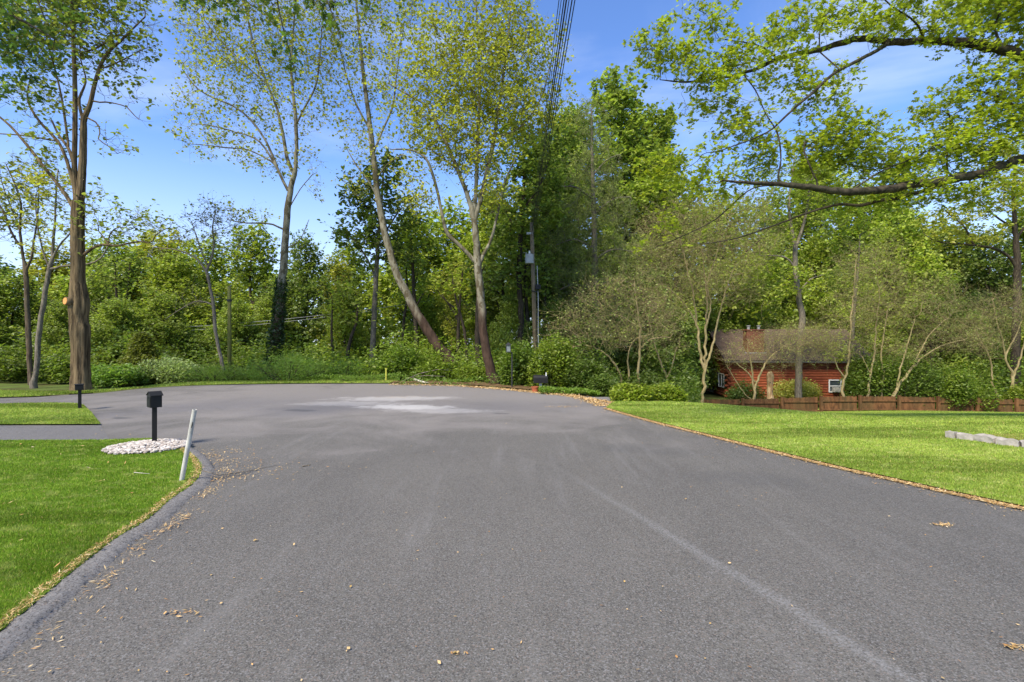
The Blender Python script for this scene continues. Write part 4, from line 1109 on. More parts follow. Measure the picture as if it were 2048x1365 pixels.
WOOD = [
 # kind, px, D, top px, colour, label, widen
 ('dense2', -120, 30, 430, 1, 'leafy mid green tree cut by the left edge of the picture', 1.1),
 ('low', 20, 27, 560, 1, 'bushy green tree low behind the forked tree at the left edge', 1.2),
 ('dense', 110, 42, 505, 3, 'yellow green tree seen between the forked tree and the furrowed trunk', 1.2),
 ('low', 125, 25, 615, 1, 'low bushy tree just left of the furrowed trunk', 1.0),
 ('round', 225, 40, 505, 1, 'round green tree right behind the long low limb of the furrowed tree', 1.1),
 ('low', 235, 26, 610, 1, 'pale underlit bushy tree right of the furrowed trunk', 1.1),
 ('loose', 205, 32, 520, 1, 'loose tree with two thin dark stems right of the furrowed trunk', .9),
 ('dense2', 320, 46, 488, 3, 'yellow green treetop left of the crooked tree', 1.25),
 ('round', 350, 36, 530, 0, 'round bright tree behind the crooked tree', 1.1),
 ('low', 330, 27, 600, 1, 'leafy low tree above the cone shaped conifer', 1.15),
 ('dense', 420, 44, 492, 0, 'green treetop behind the crooked tree and mossy pole', 1.1),
 ('dense', 508, 38, 466, 0, 'bright round topped tree left of the ivy ringed sycamore trunk', 1.0),
 ('low', 470, 28, 610, 1, 'bushy tree at the foot of the mossy pole', .9),
 ('low', 540, 30, 600, 1, 'bushy tree behind the foot of the ivy ringed sycamore', .9),
 ('dense', 610, 32, 487, 2, 'dark green dense tree right of the ivy ringed sycamore trunk', .85),
 ('dense', 700, 42, 500, 0, 'bright green tree left of the dark leaved tree', 1.0),
 ('tall', 672, 36, 520, 3, 'slim yellow green tree between the dark dense tree and the dark leaved tree', 1.0),
 ('low', 690, 29, 590, 0, 'bushy bright tree low between sycamore and dark leaved tree', .9),
 ('dense2', 830, 40, 455, 0, 'bright green tree seen through the fork of the leaning and pale sycamores', 1.05),
 ('loose', 832, 30, 520, 0, 'thin stemmed loose tree left of the leaning trunk', .8),
 ('dense', 905, 44, 430, 0, 'bright tree behind the arching limb of the pale sycamore', 1.1),
 ('low', 860, 30, 610, 0, 'low bright tree behind the leaning trunk', .8),
 ('loose', 905, 28, 560, 3, 'small loose tree between the leaning and the pale trunk', .8),
 ('high', 985, 38, 400, 0, 'tall bright tree behind the pale sycamore trunk', 1.0),
 ('tall', 1010, 33, 430, 2, 'dark slim tree just right of the pale sycamore trunk', 1.0),
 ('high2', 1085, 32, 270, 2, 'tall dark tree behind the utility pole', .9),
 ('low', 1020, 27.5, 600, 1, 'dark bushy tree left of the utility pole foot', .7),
 ('low', 1110, 27.5, 610, 0, 'bushy bright leaved tree over the black mailbox in the bushes', .75),
 ('high', 1145, 36, 235, 1, 'tall green tree between the wires and the hemlock', .8),
 ('high2', 1235, 40, 160, 1, 'tallest green tree rising behind the hemlock', 1.0),
 ('high', 1300, 44, 235, 1, 'tall tree right behind the hemlock against the sky', .9),
 ('dense', 1345, 38, 370, 0, 'bright tree behind the twiggy bare thicket', .9),
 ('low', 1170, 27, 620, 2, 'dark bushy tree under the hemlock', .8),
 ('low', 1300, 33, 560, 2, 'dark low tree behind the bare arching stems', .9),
 ('dense2', 1440, 47, 415, 0, 'green tree behind the left end of the cabin roof', .9),
 ('low', 1380, 46, 540, 1, 'green bushy tree left of the cabin', .8),
 ('low', 1500, 54, 545, 1, 'bushy tree close behind the cabin chimney', .8),
 ('dense', 1530, 56, 420, 1, 'green tree behind the cabin ridge', .9),
 ('high', 1625, 60, 330, 0, 'tall bright tree behind the twin stem tree', .9),
 ('low', 1610, 55, 560, 0, 'bushy tree behind the right end of the cabin roof', .8),
 ('dense2', 1720, 50, 400, 0, 'bright leafy tree right of the cabin under the oak limb', .9),
 ('low', 1700, 46, 560, 0, 'bright bushy tree beside the right gable of the cabin', .8),
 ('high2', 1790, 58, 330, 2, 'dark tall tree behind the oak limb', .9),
 ('round', 1800, 46, 455, 0, 'round bright tree right of the cabin', .85),
 ('low', 1860, 42, 560, 1, 'bushy tree behind the large shrub at the fence', .9),
 ('dense2', 1900, 52, 470, 1, 'mid green tree under the long limb of the yellow leaved tree', .9),
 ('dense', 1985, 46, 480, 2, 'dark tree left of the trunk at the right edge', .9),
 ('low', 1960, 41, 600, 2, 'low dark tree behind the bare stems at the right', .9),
 ('dense2', 2090, 48, 420, 1, 'green tree cut by the right edge of the picture', 1.0),
 ('low', 2080, 40, 590, 0, 'low bright tree cut by the right edge above the fence', .9),
 ('dense2', 2230, 45, 420, 1, 'tree out past the right edge', 1.0), ('dense2', -300, 34, 420, 1, 'tree out past the left edge', 1.1),
]
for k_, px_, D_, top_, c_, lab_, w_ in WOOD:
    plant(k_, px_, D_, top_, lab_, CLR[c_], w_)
for k_ in list(PRO):
    if k_ not in used:
        for ch in list(PRO[k_].children): bpy.data.objects.remove(ch)
        bpy.data.objects.remove(PRO[k_])

# far wood that reads as one mass
rngf = np.random.default_rng(5)
cs = []
for px in np.arange(-700, 2800, 42):
    for D in (58, 74, 92):
        x = (px + rngf.uniform(-25, 25) - CX) * D / F
        top = 512 + rngf.uniform(-14, 22) if px < 900 else 440 + rngf.uniform(-20, 40)
        top -= (92 - D) * -0.3
        z1 = CAM_Z - (top - CY) * D / F
        z0 = float(H(x, D)) - .5
        r = 2.4 * D / 60
        n = 240
        q = rngf.normal(0, 1, (n, 3)); q /= np.linalg.norm(q, axis=1)[:, None]; q *= (rngf.random(n) ** .3)[:, None]
        cs.append(np.array([x, D + rngf.uniform(-3, 3), (z0 + z1) / 2]) + q * np.array([r, r, (z1 - z0) / 2]))
C = np.concatenate(cs)
fo = leaves(C, .62, rngf, BROAD, .5, .3, 'far_wood', M_leaf, None, (.20, .26, .06))
tag(fo, 'distant wood closing the view between the nearer trees', 'wood', None, 'stuff')

# ------------------------------------------------------------------ shrubs
def shrub(name, label, px, base_py, D, w_px, h_px, col, n=2600, lsize=.09, lobes=9, shape=DIAMOND, up=.7, leaf=None, cat='shrub', conical=False, depth=None, seed=None, sink=0.0, group=None):
    rng = np.random.default_rng(seed if seed is not None else int(px * 7 + h_px))
    x, _, _ = at(px, base_py, D)
    z = float(H(x, D)) - .05
    W = w_px * D / F / 2; Ht = CAM_Z - (base_py - h_px - CY) * D / F - z
    dp = depth or W * .7
    root = empty(name, (x, D, z), label, cat, group)
    st = MB(); C = []
    per = n // lobes
    for k in range(lobes):
        if conical:
            t = (k + .5) / lobes; cx_ = rng.normal(0, .04) * W; cy_ = rng.normal(0, .04) * W; cz = t * Ht; rr = W * (1.1 - t * .85); rz_ = Ht / lobes * 1.1; ry_ = rr * .8
        else:
            u = (k + .5) / lobes * 2 - 1
            cx_ = u * W * .72 + rng.normal(0, .05) * W; cy_ = rng.uniform(-.6, .6) * dp; env = math.sqrt(max(.15, 1 - (cx_ / W) ** 2))
            rz_ = Ht * env * rng.uniform(.34, .5); cz = max(rz_ * .75, Ht * env - rz_ * rng.uniform(1.0, 1.5)); rr = W * rng.uniform(.26, .42) * (1 + 2.0 / lobes); ry_ = dp * .5
            if cz - rz_ > .15 * Ht: pass
        q = rng.normal(0, 1, (per, 3)); q /= np.linalg.norm(q, axis=1)[:, None]; q *= (rng.random(per) ** .33)[:, None] * rng.uniform(.85, 1.2, per)[:, None]
        p = np.array([cx_, cy_, cz]) + q * np.array([rr, ry_, rz_]); C.append(p[p[:, 2] > 0.02])
        st.tube([(cx_ * .2, cy_ * .2, 0), (cx_ * .6, cy_ * .6, cz * .5), (cx_, cy_, cz + rz_ * .4)], [.025, .018, .006], 5)
        for _ in range(5):
            v = q[rng.integers(0, per)] * .9
            st.tube([(cx_ * .6, cy_ * .6, cz * .5), (cx_ + v[0] * rr * .6, cy_ + v[1] * ry_ * .6, max(.05, cz + v[2] * rz_ * .5)), (cx_ + v[0] * rr, cy_ + v[1] * ry_, max(.08, cz + v[2] * rz_))], [.011, .007, .003], 4)
    # fill the foot
    m = per
    p = np.stack([rng.uniform(-1, 1, m) * W * .85, rng.uniform(-1, 1, m) * dp * .7, rng.uniform(.03, .5, m) * Ht], 1); C.append(p)
    st.build('stems', M_bark_dark, root)
    leaves(np.concatenate(C), lsize, rng, shape, up, .2, 'foliage', leaf or M_leaf, root, col)
    return root
SB = [
 ('variegated_shrub', 'pale silvery green variegated shrub beside the cone shaped conifer', 345, 772, 20.8, 110, 66, (.30, .37, .17), 6500, .085, 9),
 ('green_shrub', 'bright light green shrub left of the cone shaped conifer', 232, 783, 19.6, 105, 62, (.17, .27, .05), 4500, .10, 7),
 ('green_shrub', 'low dark green shrub between two trunks at the left', 120, 785, 21, 90, 80, (0.161, 0.220, 0.036), 3500, .12, 6),
 ('green_shrub', 'dim green shrub behind the forked tree at the left edge', 10, 790, 22, 120, 110, (0.138, 0.184, 0.030), 4500, .13, 7),
 ('knotweed_clump', 'low soft blue green clump right of the variegated shrub', 430, 768, 20.8, 130, 44, (0.176, 0.267, 0.045), 5500, .09, 8),
 ('knotweed_clump', 'broad soft blue green clump in front of the ivy ringed trunk', 575, 768, 20.9, 180, 66, (0.176, 0.281, 0.050), 9500, .09, 10),
 ('knotweed_clump', 'dark reedy clump left of the thin dark leaved tree', 690, 762, 22.3, 140, 54, (0.115, 0.202, 0.036), 6500, .09, 9),
 ('knotweed_clump', 'low bright weedy clump beside the yellow stake', 722, 768, 21.0, 110, 20, (0.176, 0.267, 0.036), 3500, .07, 7),
 ('green_shrub', 'leafy undergrowth bush behind the yellow stake', 805, 765, 23.2, 120, 80, (0.161, 0.239, 0.030), 5500, .11, 7),
 ('green_shrub', 'leafy bush at the foot of the leaning trunk', 880, 765, 22.4, 120, 50, (0.176, 0.239, 0.027), 4500, .10, 7),
 ('green_shrub', 'low bush between leaning and pale sycamore feet', 945, 768, 21.2, 70, 40, (0.193, 0.253, 0.027), 2600, .09, 6),
 ('green_shrub', 'tall leafy bush directly right of the pale sycamore foot', 1040, 776, 18.9, 90, 105, (0.150, 0.220, 0.030), 6500, .10, 8),
 ('green_shrub', 'leafy bush overhanging the black mailbox', 1105, 786, 18.8, 100, 130, (0.193, 0.253, 0.027), 6500, .10, 8),
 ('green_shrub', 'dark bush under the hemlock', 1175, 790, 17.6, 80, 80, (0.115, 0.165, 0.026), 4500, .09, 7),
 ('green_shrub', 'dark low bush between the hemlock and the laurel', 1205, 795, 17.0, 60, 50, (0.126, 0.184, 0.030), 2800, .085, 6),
 ('laurel_shrub', 'bright glossy laurel at the corner of the sloping lawn', 1262, 806, 14.2, 84, 44, (0.263, 0.323, 0.032), 5200, .075, 8),
 ('laurel_shrub', 'second bright laurel just right of the corner laurel', 1325, 806, 14.6, 84, 42, (0.246, 0.309, 0.032), 5200, .075, 8),
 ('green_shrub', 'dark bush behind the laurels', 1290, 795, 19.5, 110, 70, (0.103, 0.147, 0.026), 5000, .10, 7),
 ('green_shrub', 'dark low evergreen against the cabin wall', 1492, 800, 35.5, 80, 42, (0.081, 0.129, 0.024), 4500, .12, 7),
 ('flowering_shrub', 'pale flowering shrub behind the grey trunk at the cabin', 1597, 800, 35.5, 110, 46, (0.456, 0.449, 0.118), 6000, .13, 8),
 ('drooping_shrub', 'large dark rhododendron drooping over the fence right of the cabin', 1800, 806, 32.0, 190, 118, (0.150, 0.212, 0.036), 10000, .15, 17),
 ('drooping_shrub', 'lighter green shrub leaning over the fence right of the rhododendron', 1922, 812, 31.6, 100, 90, (0.176, 0.239, 0.032), 6500, .145, 12),
 ('green_shrub', 'bright small bush behind the fence at the right edge', 2040, 812, 32.5, 60, 50, (0.228, 0.281, 0.032), 3000, .14, 6),
 ('green_shrub', 'dim green bush left of the cabin gable', 1372, 800, 36, 50, 60, (0.138, 0.184, 0.036), 3500, .15, 6),
 ('green_shrub', 'leafy bush right of the cabin wall', 1725, 805, 34, 70, 110, (0.161, 0.220, 0.036), 5000, .15, 7),
]
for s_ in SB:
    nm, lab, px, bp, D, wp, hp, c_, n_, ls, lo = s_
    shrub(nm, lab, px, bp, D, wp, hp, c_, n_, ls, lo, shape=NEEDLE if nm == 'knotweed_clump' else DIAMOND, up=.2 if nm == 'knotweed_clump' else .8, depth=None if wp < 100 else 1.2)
# flowers on the flowering shrub
shrub('cone_conifer', 'cone shaped conifer, green at the left and rusty brown inside', 282, 772, 20.9, 104, 100, (.17, .19, .03), 14000, .10, 9, shape=DIAMOND, cat='conifer', conical=True)

# understorey that nobody could count, closing the ground line of the wood
def mass(name, label, x0, x1, D0, D1, hz0, hz1, n, ls, col, seed):
    rng = np.random.default_rng(seed)
    px = rng.uniform(x0, x1, n); D = rng.uniform(D0, D1, n)
    x = (px - CX) * D / F; g = H(x, D)
    hh = (hz0 + (hz1 - hz0) * (0.5 + 0.5 * np.sin(x * 1.3 + 2 * np.sin(D * .8)) * np.cos(D * 1.1 + x * .4))) * rng.random(n) ** .8
    C = np.stack([x, D, g + .03 + hh], 1)
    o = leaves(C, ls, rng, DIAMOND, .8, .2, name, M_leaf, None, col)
    return tag(o, label, 'undergrowth', None, 'stuff')
mass('undergrowth', 'green undergrowth filling the wood floor at the left', -200, 560, 22, 34, .5, 2.6, 26000, .16, (0.192, 0.256, 0.040), 1)
mass('undergrowth', 'green undergrowth filling the wood floor behind the earth bank', 540, 1060, 21.5, 34, .4, 2.4, 30000, .14, (0.205, 0.278, 0.037), 2)
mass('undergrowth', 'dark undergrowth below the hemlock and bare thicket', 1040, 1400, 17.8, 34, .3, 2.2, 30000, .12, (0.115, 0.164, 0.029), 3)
mass('undergrowth', 'green undergrowth behind the fence right of the cabin', 1690, 2250, 32.5, 44, .8, 3.8, 22000, .2, (0.180, 0.246, 0.037), 4)
mass('undergrowth', 'low green weeds along the path opening under the hemlock', 1078, 1200, 15.9, 17.2, .05, .2, 3500, .07, (.16, .25, .03), 6)
mass('undergrowth', 'weeds along the rear of the grass verge', 380, 800, 20.9, 21.8, .08, .35, 7000, .07, (.16, .25, .04), 7)

mass('undergrowth', 'patchy low weeds growing over the brown earth bank', 790, 1060, 18.9, 21.6, .03, .4, 1500, .08, (.16, .25, .04), 8)

# ------------------------------------------------------------------ bare twiggy thicket
def bare(name, label, D, limbs, blobs, seed, dens=7, per=.5, lcol=(.17, .20, .05), tip=.0042, bark=None, **kw):
    a = dict(step=.22, kill=.26, per=per, lsize=.075, lcol=lcol, thin=.012, tip=tip, jit=.55, wob=.4, iters=60, maxn=6500, ntw=1.1, tlen=.8, tup=.25); a.update(kw)
    return hero(name, label, D, limbs, blobs, bark or M_twig, dens=dens, seed=seed, **a)
bare('bare_shrub_tree', 'tall bare many stemmed tree in front of the cabin gable', 24.0, [
    [(1404, 822, 7), (1408, 770, 7), (1410, 720, 6), (1412, 660, 5), (1414, 600, 4), (1408, 540, 3), (1402, 480, 2)],
    [(1410, 745, 7), (1400, 700, 6), (1394, 650, 5), (1386, 590, 4), (1372, 530, 3), (1360, 480, 2)],
    [(1411, 740, 6), (1425, 690, 5), (1436, 640, 4), (1452, 580, 3), (1470, 530, 2)],
    [(1412, 660, 4), (1422, 610, 4), (1415, 570, 3), (1430, 520, 3), (1445, 470, 2)], [(1394, 650, 4), (1370, 610, 3), (1340, 580, 2)]],
    [(1400, 470, 80, 60, 1.1), (1340, 520, 70, 60, 1), (1470, 520, 70, 60, 1), (1410, 560, 90, 60, 1), (1500, 590, 40, 40, .7), (1370, 420, 50, 40, .8), (1440, 420, 50, 40, .8), (1330, 600, 60, 50, .8), (1520, 480, 55, 60, 1), (1320, 460, 60, 50, .9), (1500, 420, 50, 40, .8)], 51, dens=9.0, per=1.7, ntw=1.7, tlen=.95, lcol=(.30, .34, .11))
bare('bare_shrub_tree', 'bare thin tree with arching stems left of the laurels', 19.5, [
    [(1278, 790, 6), (1277, 740, 6), (1280, 690, 5), (1278, 640, 4), (1272, 600, 3), (1268, 560, 2)],
    [(1250, 795, 5), (1246, 770, 5), (1236, 740, 5), (1218, 715, 4), (1195, 700, 3), (1165, 690, 2)],
    [(1279, 700, 4), (1300, 680, 3), (1330, 675, 2)], [(1279, 660, 4), (1255, 640, 3), (1230, 630, 2)], [(1258, 792, 4), (1258, 750, 4), (1256, 710, 3), (1270, 680, 3), (1300, 670, 2)]],
    [(1260, 590, 70, 50, 1), (1200, 660, 80, 40, 1), (1320, 640, 60, 50, 1), (1250, 670, 80, 30, .8), (1150, 640, 60, 40, .8), (1120, 700, 60, 40, .6), (1200, 600, 60, 40, .8)], 52, dens=12, per=2.4, ntw=1.5, lcol=(.29, .34, .10))
bare('bare_shrub_tree', 'bare sapling with side twigs between the laurels and the gable', 21.0, [
    [(1337, 800, 5), (1334, 760, 5), (1325, 730, 4), (1312, 700, 3), (1302, 660, 3), (1290, 620, 2)], [(1334, 762, 4), (1345, 730, 3), (1352, 700, 2)]],
    [(1310, 640, 55, 50, 1), (1350, 690, 40, 40, 1), (1280, 680, 40, 30, .7)], 53, dens=13, per=1.6)
bare('bare_shrub_tree', 'low bare bush tree at the cabin corner above the fence', 32.0, [
    [(1508, 815, 7), (1509, 790, 6), (1516, 760, 5), (1528, 735, 4), (1540, 715, 3), (1560, 700, 2)], [(1509, 790, 5), (1505, 755, 4), (1502, 725, 3), (1495, 700, 2)], [(1513, 770, 4), (1495, 745, 3), (1475, 730, 2)], [(1508, 800, 3), (1490, 790, 2), (1455, 735, 2)]],
    [(1545, 690, 60, 30, 1), (1500, 700, 50, 30, 1.4), (1600, 680, 70, 30, 1.5), (1470, 720, 40, 30, .8), (1560, 720, 50, 30, 1), (1640, 700, 50, 25, 1)], 54, dens=5.5, ntw=1.6, tlen=.95, lcol=(.30, .35, .10), per=1.8, step=.26, kill=.3)
bare('bare_shrub_tree', 'slim bare sapling standing before the second grey trunk right of the cabin', 32.0, [
    [(1686, 818, 7), (1687, 770, 6), (1694, 740, 5), (1700, 690, 4), (1702, 640, 4), (1708, 580, 3), (1712, 520, 2)], [(1690, 755, 4), (1675, 735, 3), (1668, 715, 2)]],
    [(1710, 540, 45, 60, 1), (1690, 620, 50, 40, .8), (1660, 700, 50, 30, 1.4), (1640, 675, 60, 30, 1.5), (1720, 620, 50, 60, .8)], 55, dens=5.5, ntw=1.6, tlen=.95, lcol=(.30, .35, .10), per=1.8, step=.26, kill=.3)
bare('bare_shrub_tree', 'bare curved sapling second right of the cabin', 32.0, [
    [(1733, 818, 6), (1736, 780, 6), (1742, 745, 5), (1750, 700, 4), (1752, 650, 3), (1760, 590, 2)], [(1740, 750, 3), (1725, 715, 2)]],
    [(1760, 610, 45, 50, 1), (1735, 680, 40, 30, .8), (1770, 530, 50, 60, .8)], 56, dens=5.5, ntw=1.6, tlen=.95, lcol=(.30, .35, .10), per=1.8, step=.26, kill=.3)
bare('bare_shrub_tree', 'bare upright sapling third right of the cabin', 32.0, [
    [(1762, 818, 6), (1764, 780, 5), (1767, 745, 5), (1762, 710, 4), (1768, 670, 3), (1775, 620, 2)], [(1767, 745, 3), (1785, 730, 2)]],
    [(1780, 640, 45, 40, 1), (1765, 700, 40, 25, .6), (1800, 590, 50, 50, .9)], 57, dens=5.5, ntw=1.6, tlen=.95, lcol=(.30, .35, .10), per=1.8, step=.26, kill=.3)
bare('bare_shrub_tree', 'bare leaning stem sweeping up to the right over the rhododendron', 31.5, [
    [(1778, 818, 9), (1788, 790, 8), (1805, 762, 7), (1825, 738, 6), (1850, 712, 4), (1890, 690, 3), (1930, 680, 2)], [(1825, 738, 5), (1840, 705, 4), (1860, 670, 3), (1890, 640, 2)], [(1795, 775, 5), (1800, 740, 4), (1815, 690, 3), (1830, 640, 2)]],
    [(1900, 670, 70, 35, 1), (1860, 640, 50, 40, 1), (1830, 700, 60, 30, .8), (1940, 690, 40, 20, .7), (1880, 600, 60, 50, .8)], 58, dens=5.5, ntw=1.6, tlen=.95, lcol=(.30, .35, .10), per=1.8, step=.26, kill=.3)
bare('bare_shrub_tree', 'forked bare tan tree behind the fence near the right edge', 33.0, [
    [(2018, 818, 10), (2021, 785, 9), (2026, 755, 8), (2018, 735, 6), (2010, 715, 5), (2022, 690, 4), (2035, 665, 3), (2045, 640, 2)], [(2026, 755, 6), (2036, 730, 5), (2045, 700, 4), (2055, 660, 3)], [(2010, 715, 4), (2005, 680, 4), (1995, 650, 3), (1985, 600, 2)]],
    [(2000, 620, 50, 50, 1), (2050, 630, 50, 50, 1), (1970, 690, 40, 30, .7)], 59, dens=5.5, ntw=1.6, tlen=.95, lcol=(.30, .35, .10), per=1.8, step=.26, kill=.3)
bare('bare_shrub_tree', 'bare tan stem with broken top left of the forked tan tree', 33.5, [
    [(1994, 818, 8), (1994, 795, 7), (1985, 770, 5), (1983, 735, 4), (1975, 705, 4), (1962, 685, 3), (1950, 660, 2)]],
    [(1960, 650, 45, 40, 1), (1985, 690, 40, 30, .6)], 60, dens=5.5, ntw=1.6, tlen=.95, lcol=(.30, .35, .10), per=1.8, step=.26, kill=.3)
# grey trunk behind the sapling
hero('grey_tree', 'grey trunk just right of the cabin wall with leafy crown', 35.0, [
    [(1697, 818, 11), (1700, 770, 10), (1703, 730, 9), (1706, 660, 8), (1710, 600, 7), (1716, 540, 5), (1720, 470, 3)]],
    [(1700, 700, 55, 30, 1), (1715, 560, 60, 60, 1), (1720, 470, 50, 50, 1)], M_bark_grey, dens=1.7, seed=61, step=.4, kill=.48, per=5, lsize=.2, lcol=BG, thin=.02)

# ------------------------------------------------------------------ log cabin
cab_x, cab_y = 17.3, 40.0
cab_z = float(H(20, 38)) + 0.05
CL, CW = 10.6, 7.2
cab = empty('log_cabin', (cab_x, cab_y, cab_z), 'red brown log cabin with dark shingle roof and brick chimney behind the fence', 'cabin', None, math.radians(-4))
def log_mat():
    m, t, out = new_mat('stained_logs')
    oc = ocoord(t)
    n = noise(t, mapped(t, oc, (1, 1, 5)), 3, 5, .6)
    col = mixc(t, mrange(t, n, .35, .65), srgb(120, 60, 38), srgb(156, 84, 52))
    n2 = noise(t, mapped(t, oc, (.4, .4, 1)), 1.2, 3)
    col = mixc(t, mrange(t, n2, .45, .7, 0, .5), col, srgb(96, 46, 32))
    pbsdf(t, out, col, .75, n, .01, 1, .2)
    return m
M_log = log_mat()
def shingle_mat():
    m, t, out = new_mat('shingles')
    oc = ocoord(t)
    b = N(t, 'ShaderNodeTexBrick'); b.inputs['Scale'].default_value = 1.0
    b.inputs['Brick Width'].default_value = .3; b.inputs['Row Height'].default_value = .15; b.inputs['Mortar Size'].default_value = .008
    b.inputs['Color1'].default_value = (*srgb(84, 70, 60), 1); b.inputs['Color2'].default_value = (*srgb(108, 90, 78), 1); b.inputs['Mortar'].default_value = (*srgb(48, 42, 40), 1)
    t.links.new(oc, b.inputs['Vector'])
    n = noise(t, oc, .9, 5, .65)
    col = mixc(t, mrange(t, n, .4, .7, 0, .55), b.outputs['Color'], srgb(70, 62, 56))
    pbsdf(t, out, col, .95, b.outputs['Fac'], .01, .6, .1)
    return m
M_shin = shingle_mat()
def brick_mat():
    m, t, out = new_mat('chimney_brick')
    oc = ocoord(t)
    b = N(t, 'ShaderNodeTexBrick'); b.inputs['Scale'].default_value = 1.0
    b.inputs['Brick Width'].default_value = .22; b.inputs['Row Height'].default_value = .075; b.inputs['Mortar Size'].default_value = .008
    b.inputs['Color1'].default_value = (*srgb(124, 70, 50), 1); b.inputs['Color2'].default_value = (*srgb(98, 56, 42), 1); b.inputs['Mortar'].default_value = (*srgb(118, 98, 84), 1)
    t.links.new(mapped(t, oc, (1, 1, 1), (0, 0, 0), (math.radians(90), 0, 0)), b.inputs['Vector'])
    pbsdf(t, out, b.outputs['Color'], .9, b.outputs['Fac'], .006, .5, .1)
    return m
M_brick = brick_mat()
EV = 3.1; RG = 5.35; LOGH = .21
nl = int(EV / LOGH) + 1
def half_logs(mb, p0, p1, out_n, z0, z1, trim=None):
    """course of rounded log siding between p0 and p1"""
    k = 0; z = z0
    while z < z1 - .01:
        h = min(LOGH, z1 - z); zc = z + h / 2
        a, b = (np.array(p0, float), np.array(p1, float)) if trim is None else trim(zc)
        if np.linalg.norm(b - a) > .2:
            rows = []
            for j in range(7):
                t = -math.pi / 2 + math.pi * j / 6
                rows.append((np.array(out_n) * math.cos(t) * .055, zc + math.sin(t) * h / 2))
            for j in range(6):
                (o0, za), (o1, zb) = rows[j], rows[j + 1]
                mb.poly([(a[0] + o0[0], a[1] + o0[1], za), (b[0] + o0[0], b[1] + o0[1], za), (b[0] + o1[0], b[1] + o1[1], zb), (a[0] + o1[0], a[1] + o1[1], zb)])
        z += LOGH
mb = MB()
half_logs(mb, (0, 0), (CL, 0), (0, -1), 0, EV)
half_logs(mb, (CL, 0), (CL, CW), (1, 0), 0, EV)
half_logs(mb, (CL, CW), (0, CW), (0, 1), 0, EV)
half_logs(mb, (0, CW), (0, 0), (-1, 0), 0, EV)
gt = lambda z: (np.array([0, CW / 2 + (CW / 2) * (1 - (z - EV) / (RG - EV))]), np.array([0, CW / 2 - (CW / 2) * (1 - (z - EV) / (RG - EV))]))
half_logs(mb, None, None, (-1, 0), EV, RG - .1, gt)
gt2 = lambda z: tuple(np.array([CL, q[1]]) for q in gt(z))[::-1]
half_logs(mb, None, None, (1, 0), EV, RG - .1, gt2)
mb.box((CL / 2, CW / 2, EV / 2 + .1), (CL - .06, CW - .06, EV))
wall = mb.build('wall', M_log, cab)
for (cx_, cy_) in ((0, 0), (CL, 0)):       # crossed log ends at the corners
    mb = MB()
    for k in range(12):
        z = LOGH * (k + .5)
        if k % 2: mb.tube([(cx_, cy_ - .28, z), (cx_, cy_ + .1, z)], .1, 10)
        else: mb.tube([(cx_ - .28 * (1 if cx_ == 0 else -1), cy_, z), (cx_ + .1 * (1 if cx_ == 0 else -1), cy_, z)], .1, 10)
    mb.build('corner_logs', M_log, cab)
# roof
mb = MB()
oh = .45; sl = (RG - EV) / (CW / 2); th = .14
for s in (0, 1):
    y0 = -oh if s == 0 else CW + oh; yr = CW / 2; ze = EV + .05 - sl * oh; zr = RG + .05
    A = [(-oh, y0, ze), (CL + oh, y0, ze), (CL + oh, yr, zr), (-oh, yr, zr)]
    if s: A = A[::-1]
    B = [(p[0], p[1], p[2] + th) for p in A]
    mb.poly(A[::-1]); mb.poly(B)
    for i in range(4):
        j = (i + 1) % 4; mb.poly([A[i], A[j], B[j], B[i]])
roof = mb.build('roof', M_shin, cab)
mb = MB(); mb.box((CL / 2, -oh - .03, EV + .06 - sl * oh), (CL + 2 * oh, .09, .13)); mb.build('gutter', simple('gutter_brown', srgb(84, 78, 72), .6), cab)
mb = MB(); chx = 2.3
mb.box((chx, .85, RG * .5 + .5), (1.36, .8, 4.4)); mb.box((chx, .85, RG * .5 + 2.74), (1.46, .9, .09))
chim = mb.build('chimney', M_brick, roof)
mb = MB(); mb.box((chx, .43, EV + .46), (1.7, .06, .08)); mb.build('flashing', M_grey, chim)
mb = MB()
for dx_ in (-.4, .4):
    mb = MB(); zq = RG * .5 + 2.78; mb.tube([(chx + dx_, .85, zq), (chx + dx_, .85, zq + .26), (chx + dx_, .85, zq + .27), (chx + dx_, .85, zq + .33)], [.11, .11, .16, .16], 12); mb.build('flue_cap', M_grey, chim)
def window(parent, c, wd, ht, face, mull='v', name='window'):
    """face: 'front' (normal -y) or 'gable' (normal -x)"""
    fr = MB(); f = .07
    def bx(u, z, du, dz, dep, off):
        if face == 'front': return ((c[0] + u, c[1] - off, c[2] + z), (du, dep, dz))
        return ((c[0] - off, c[1] + u, c[2] + z), (dep, du, dz))
    for u, z, du, dz in ((0, ht / 2 - f / 2, wd, f), (0, -ht / 2 + f / 2, wd, f), (-wd / 2 + f / 2, 0, f, ht - 2 * f), (wd / 2 - f / 2, 0, f, ht - 2 * f)):
        fr.box(*bx(u, z, du, dz, .12, .06))
    if mull == 'v': fr.box(*bx(0, 0, .06, ht - 2 * f, .10, .05))
    else: fr.box(*bx(0, 0, wd - 2 * f, .06, .10, .05))
    w_ = fr.build(name, M_white, parent)
    g = MB(); g.box(*bx(0, 0, wd - 2 * f, ht - 2 * f, .03, .045)); g.build('pane', M_glass, w_)
    return w_
w1 = window(cab, (0, 1.35, 1.28), 1.35, 1.15, 'gable')
for yy in (.42, 2.28):
    mb = MB(); mb.box((-.075, yy, 1.28), (.05, .38, 1.2))
    for q in range(9): mb.box((-.105, yy, .8 + q * .12), (.02, .3, .05))
    mb.build('shutter', M_black, cab)
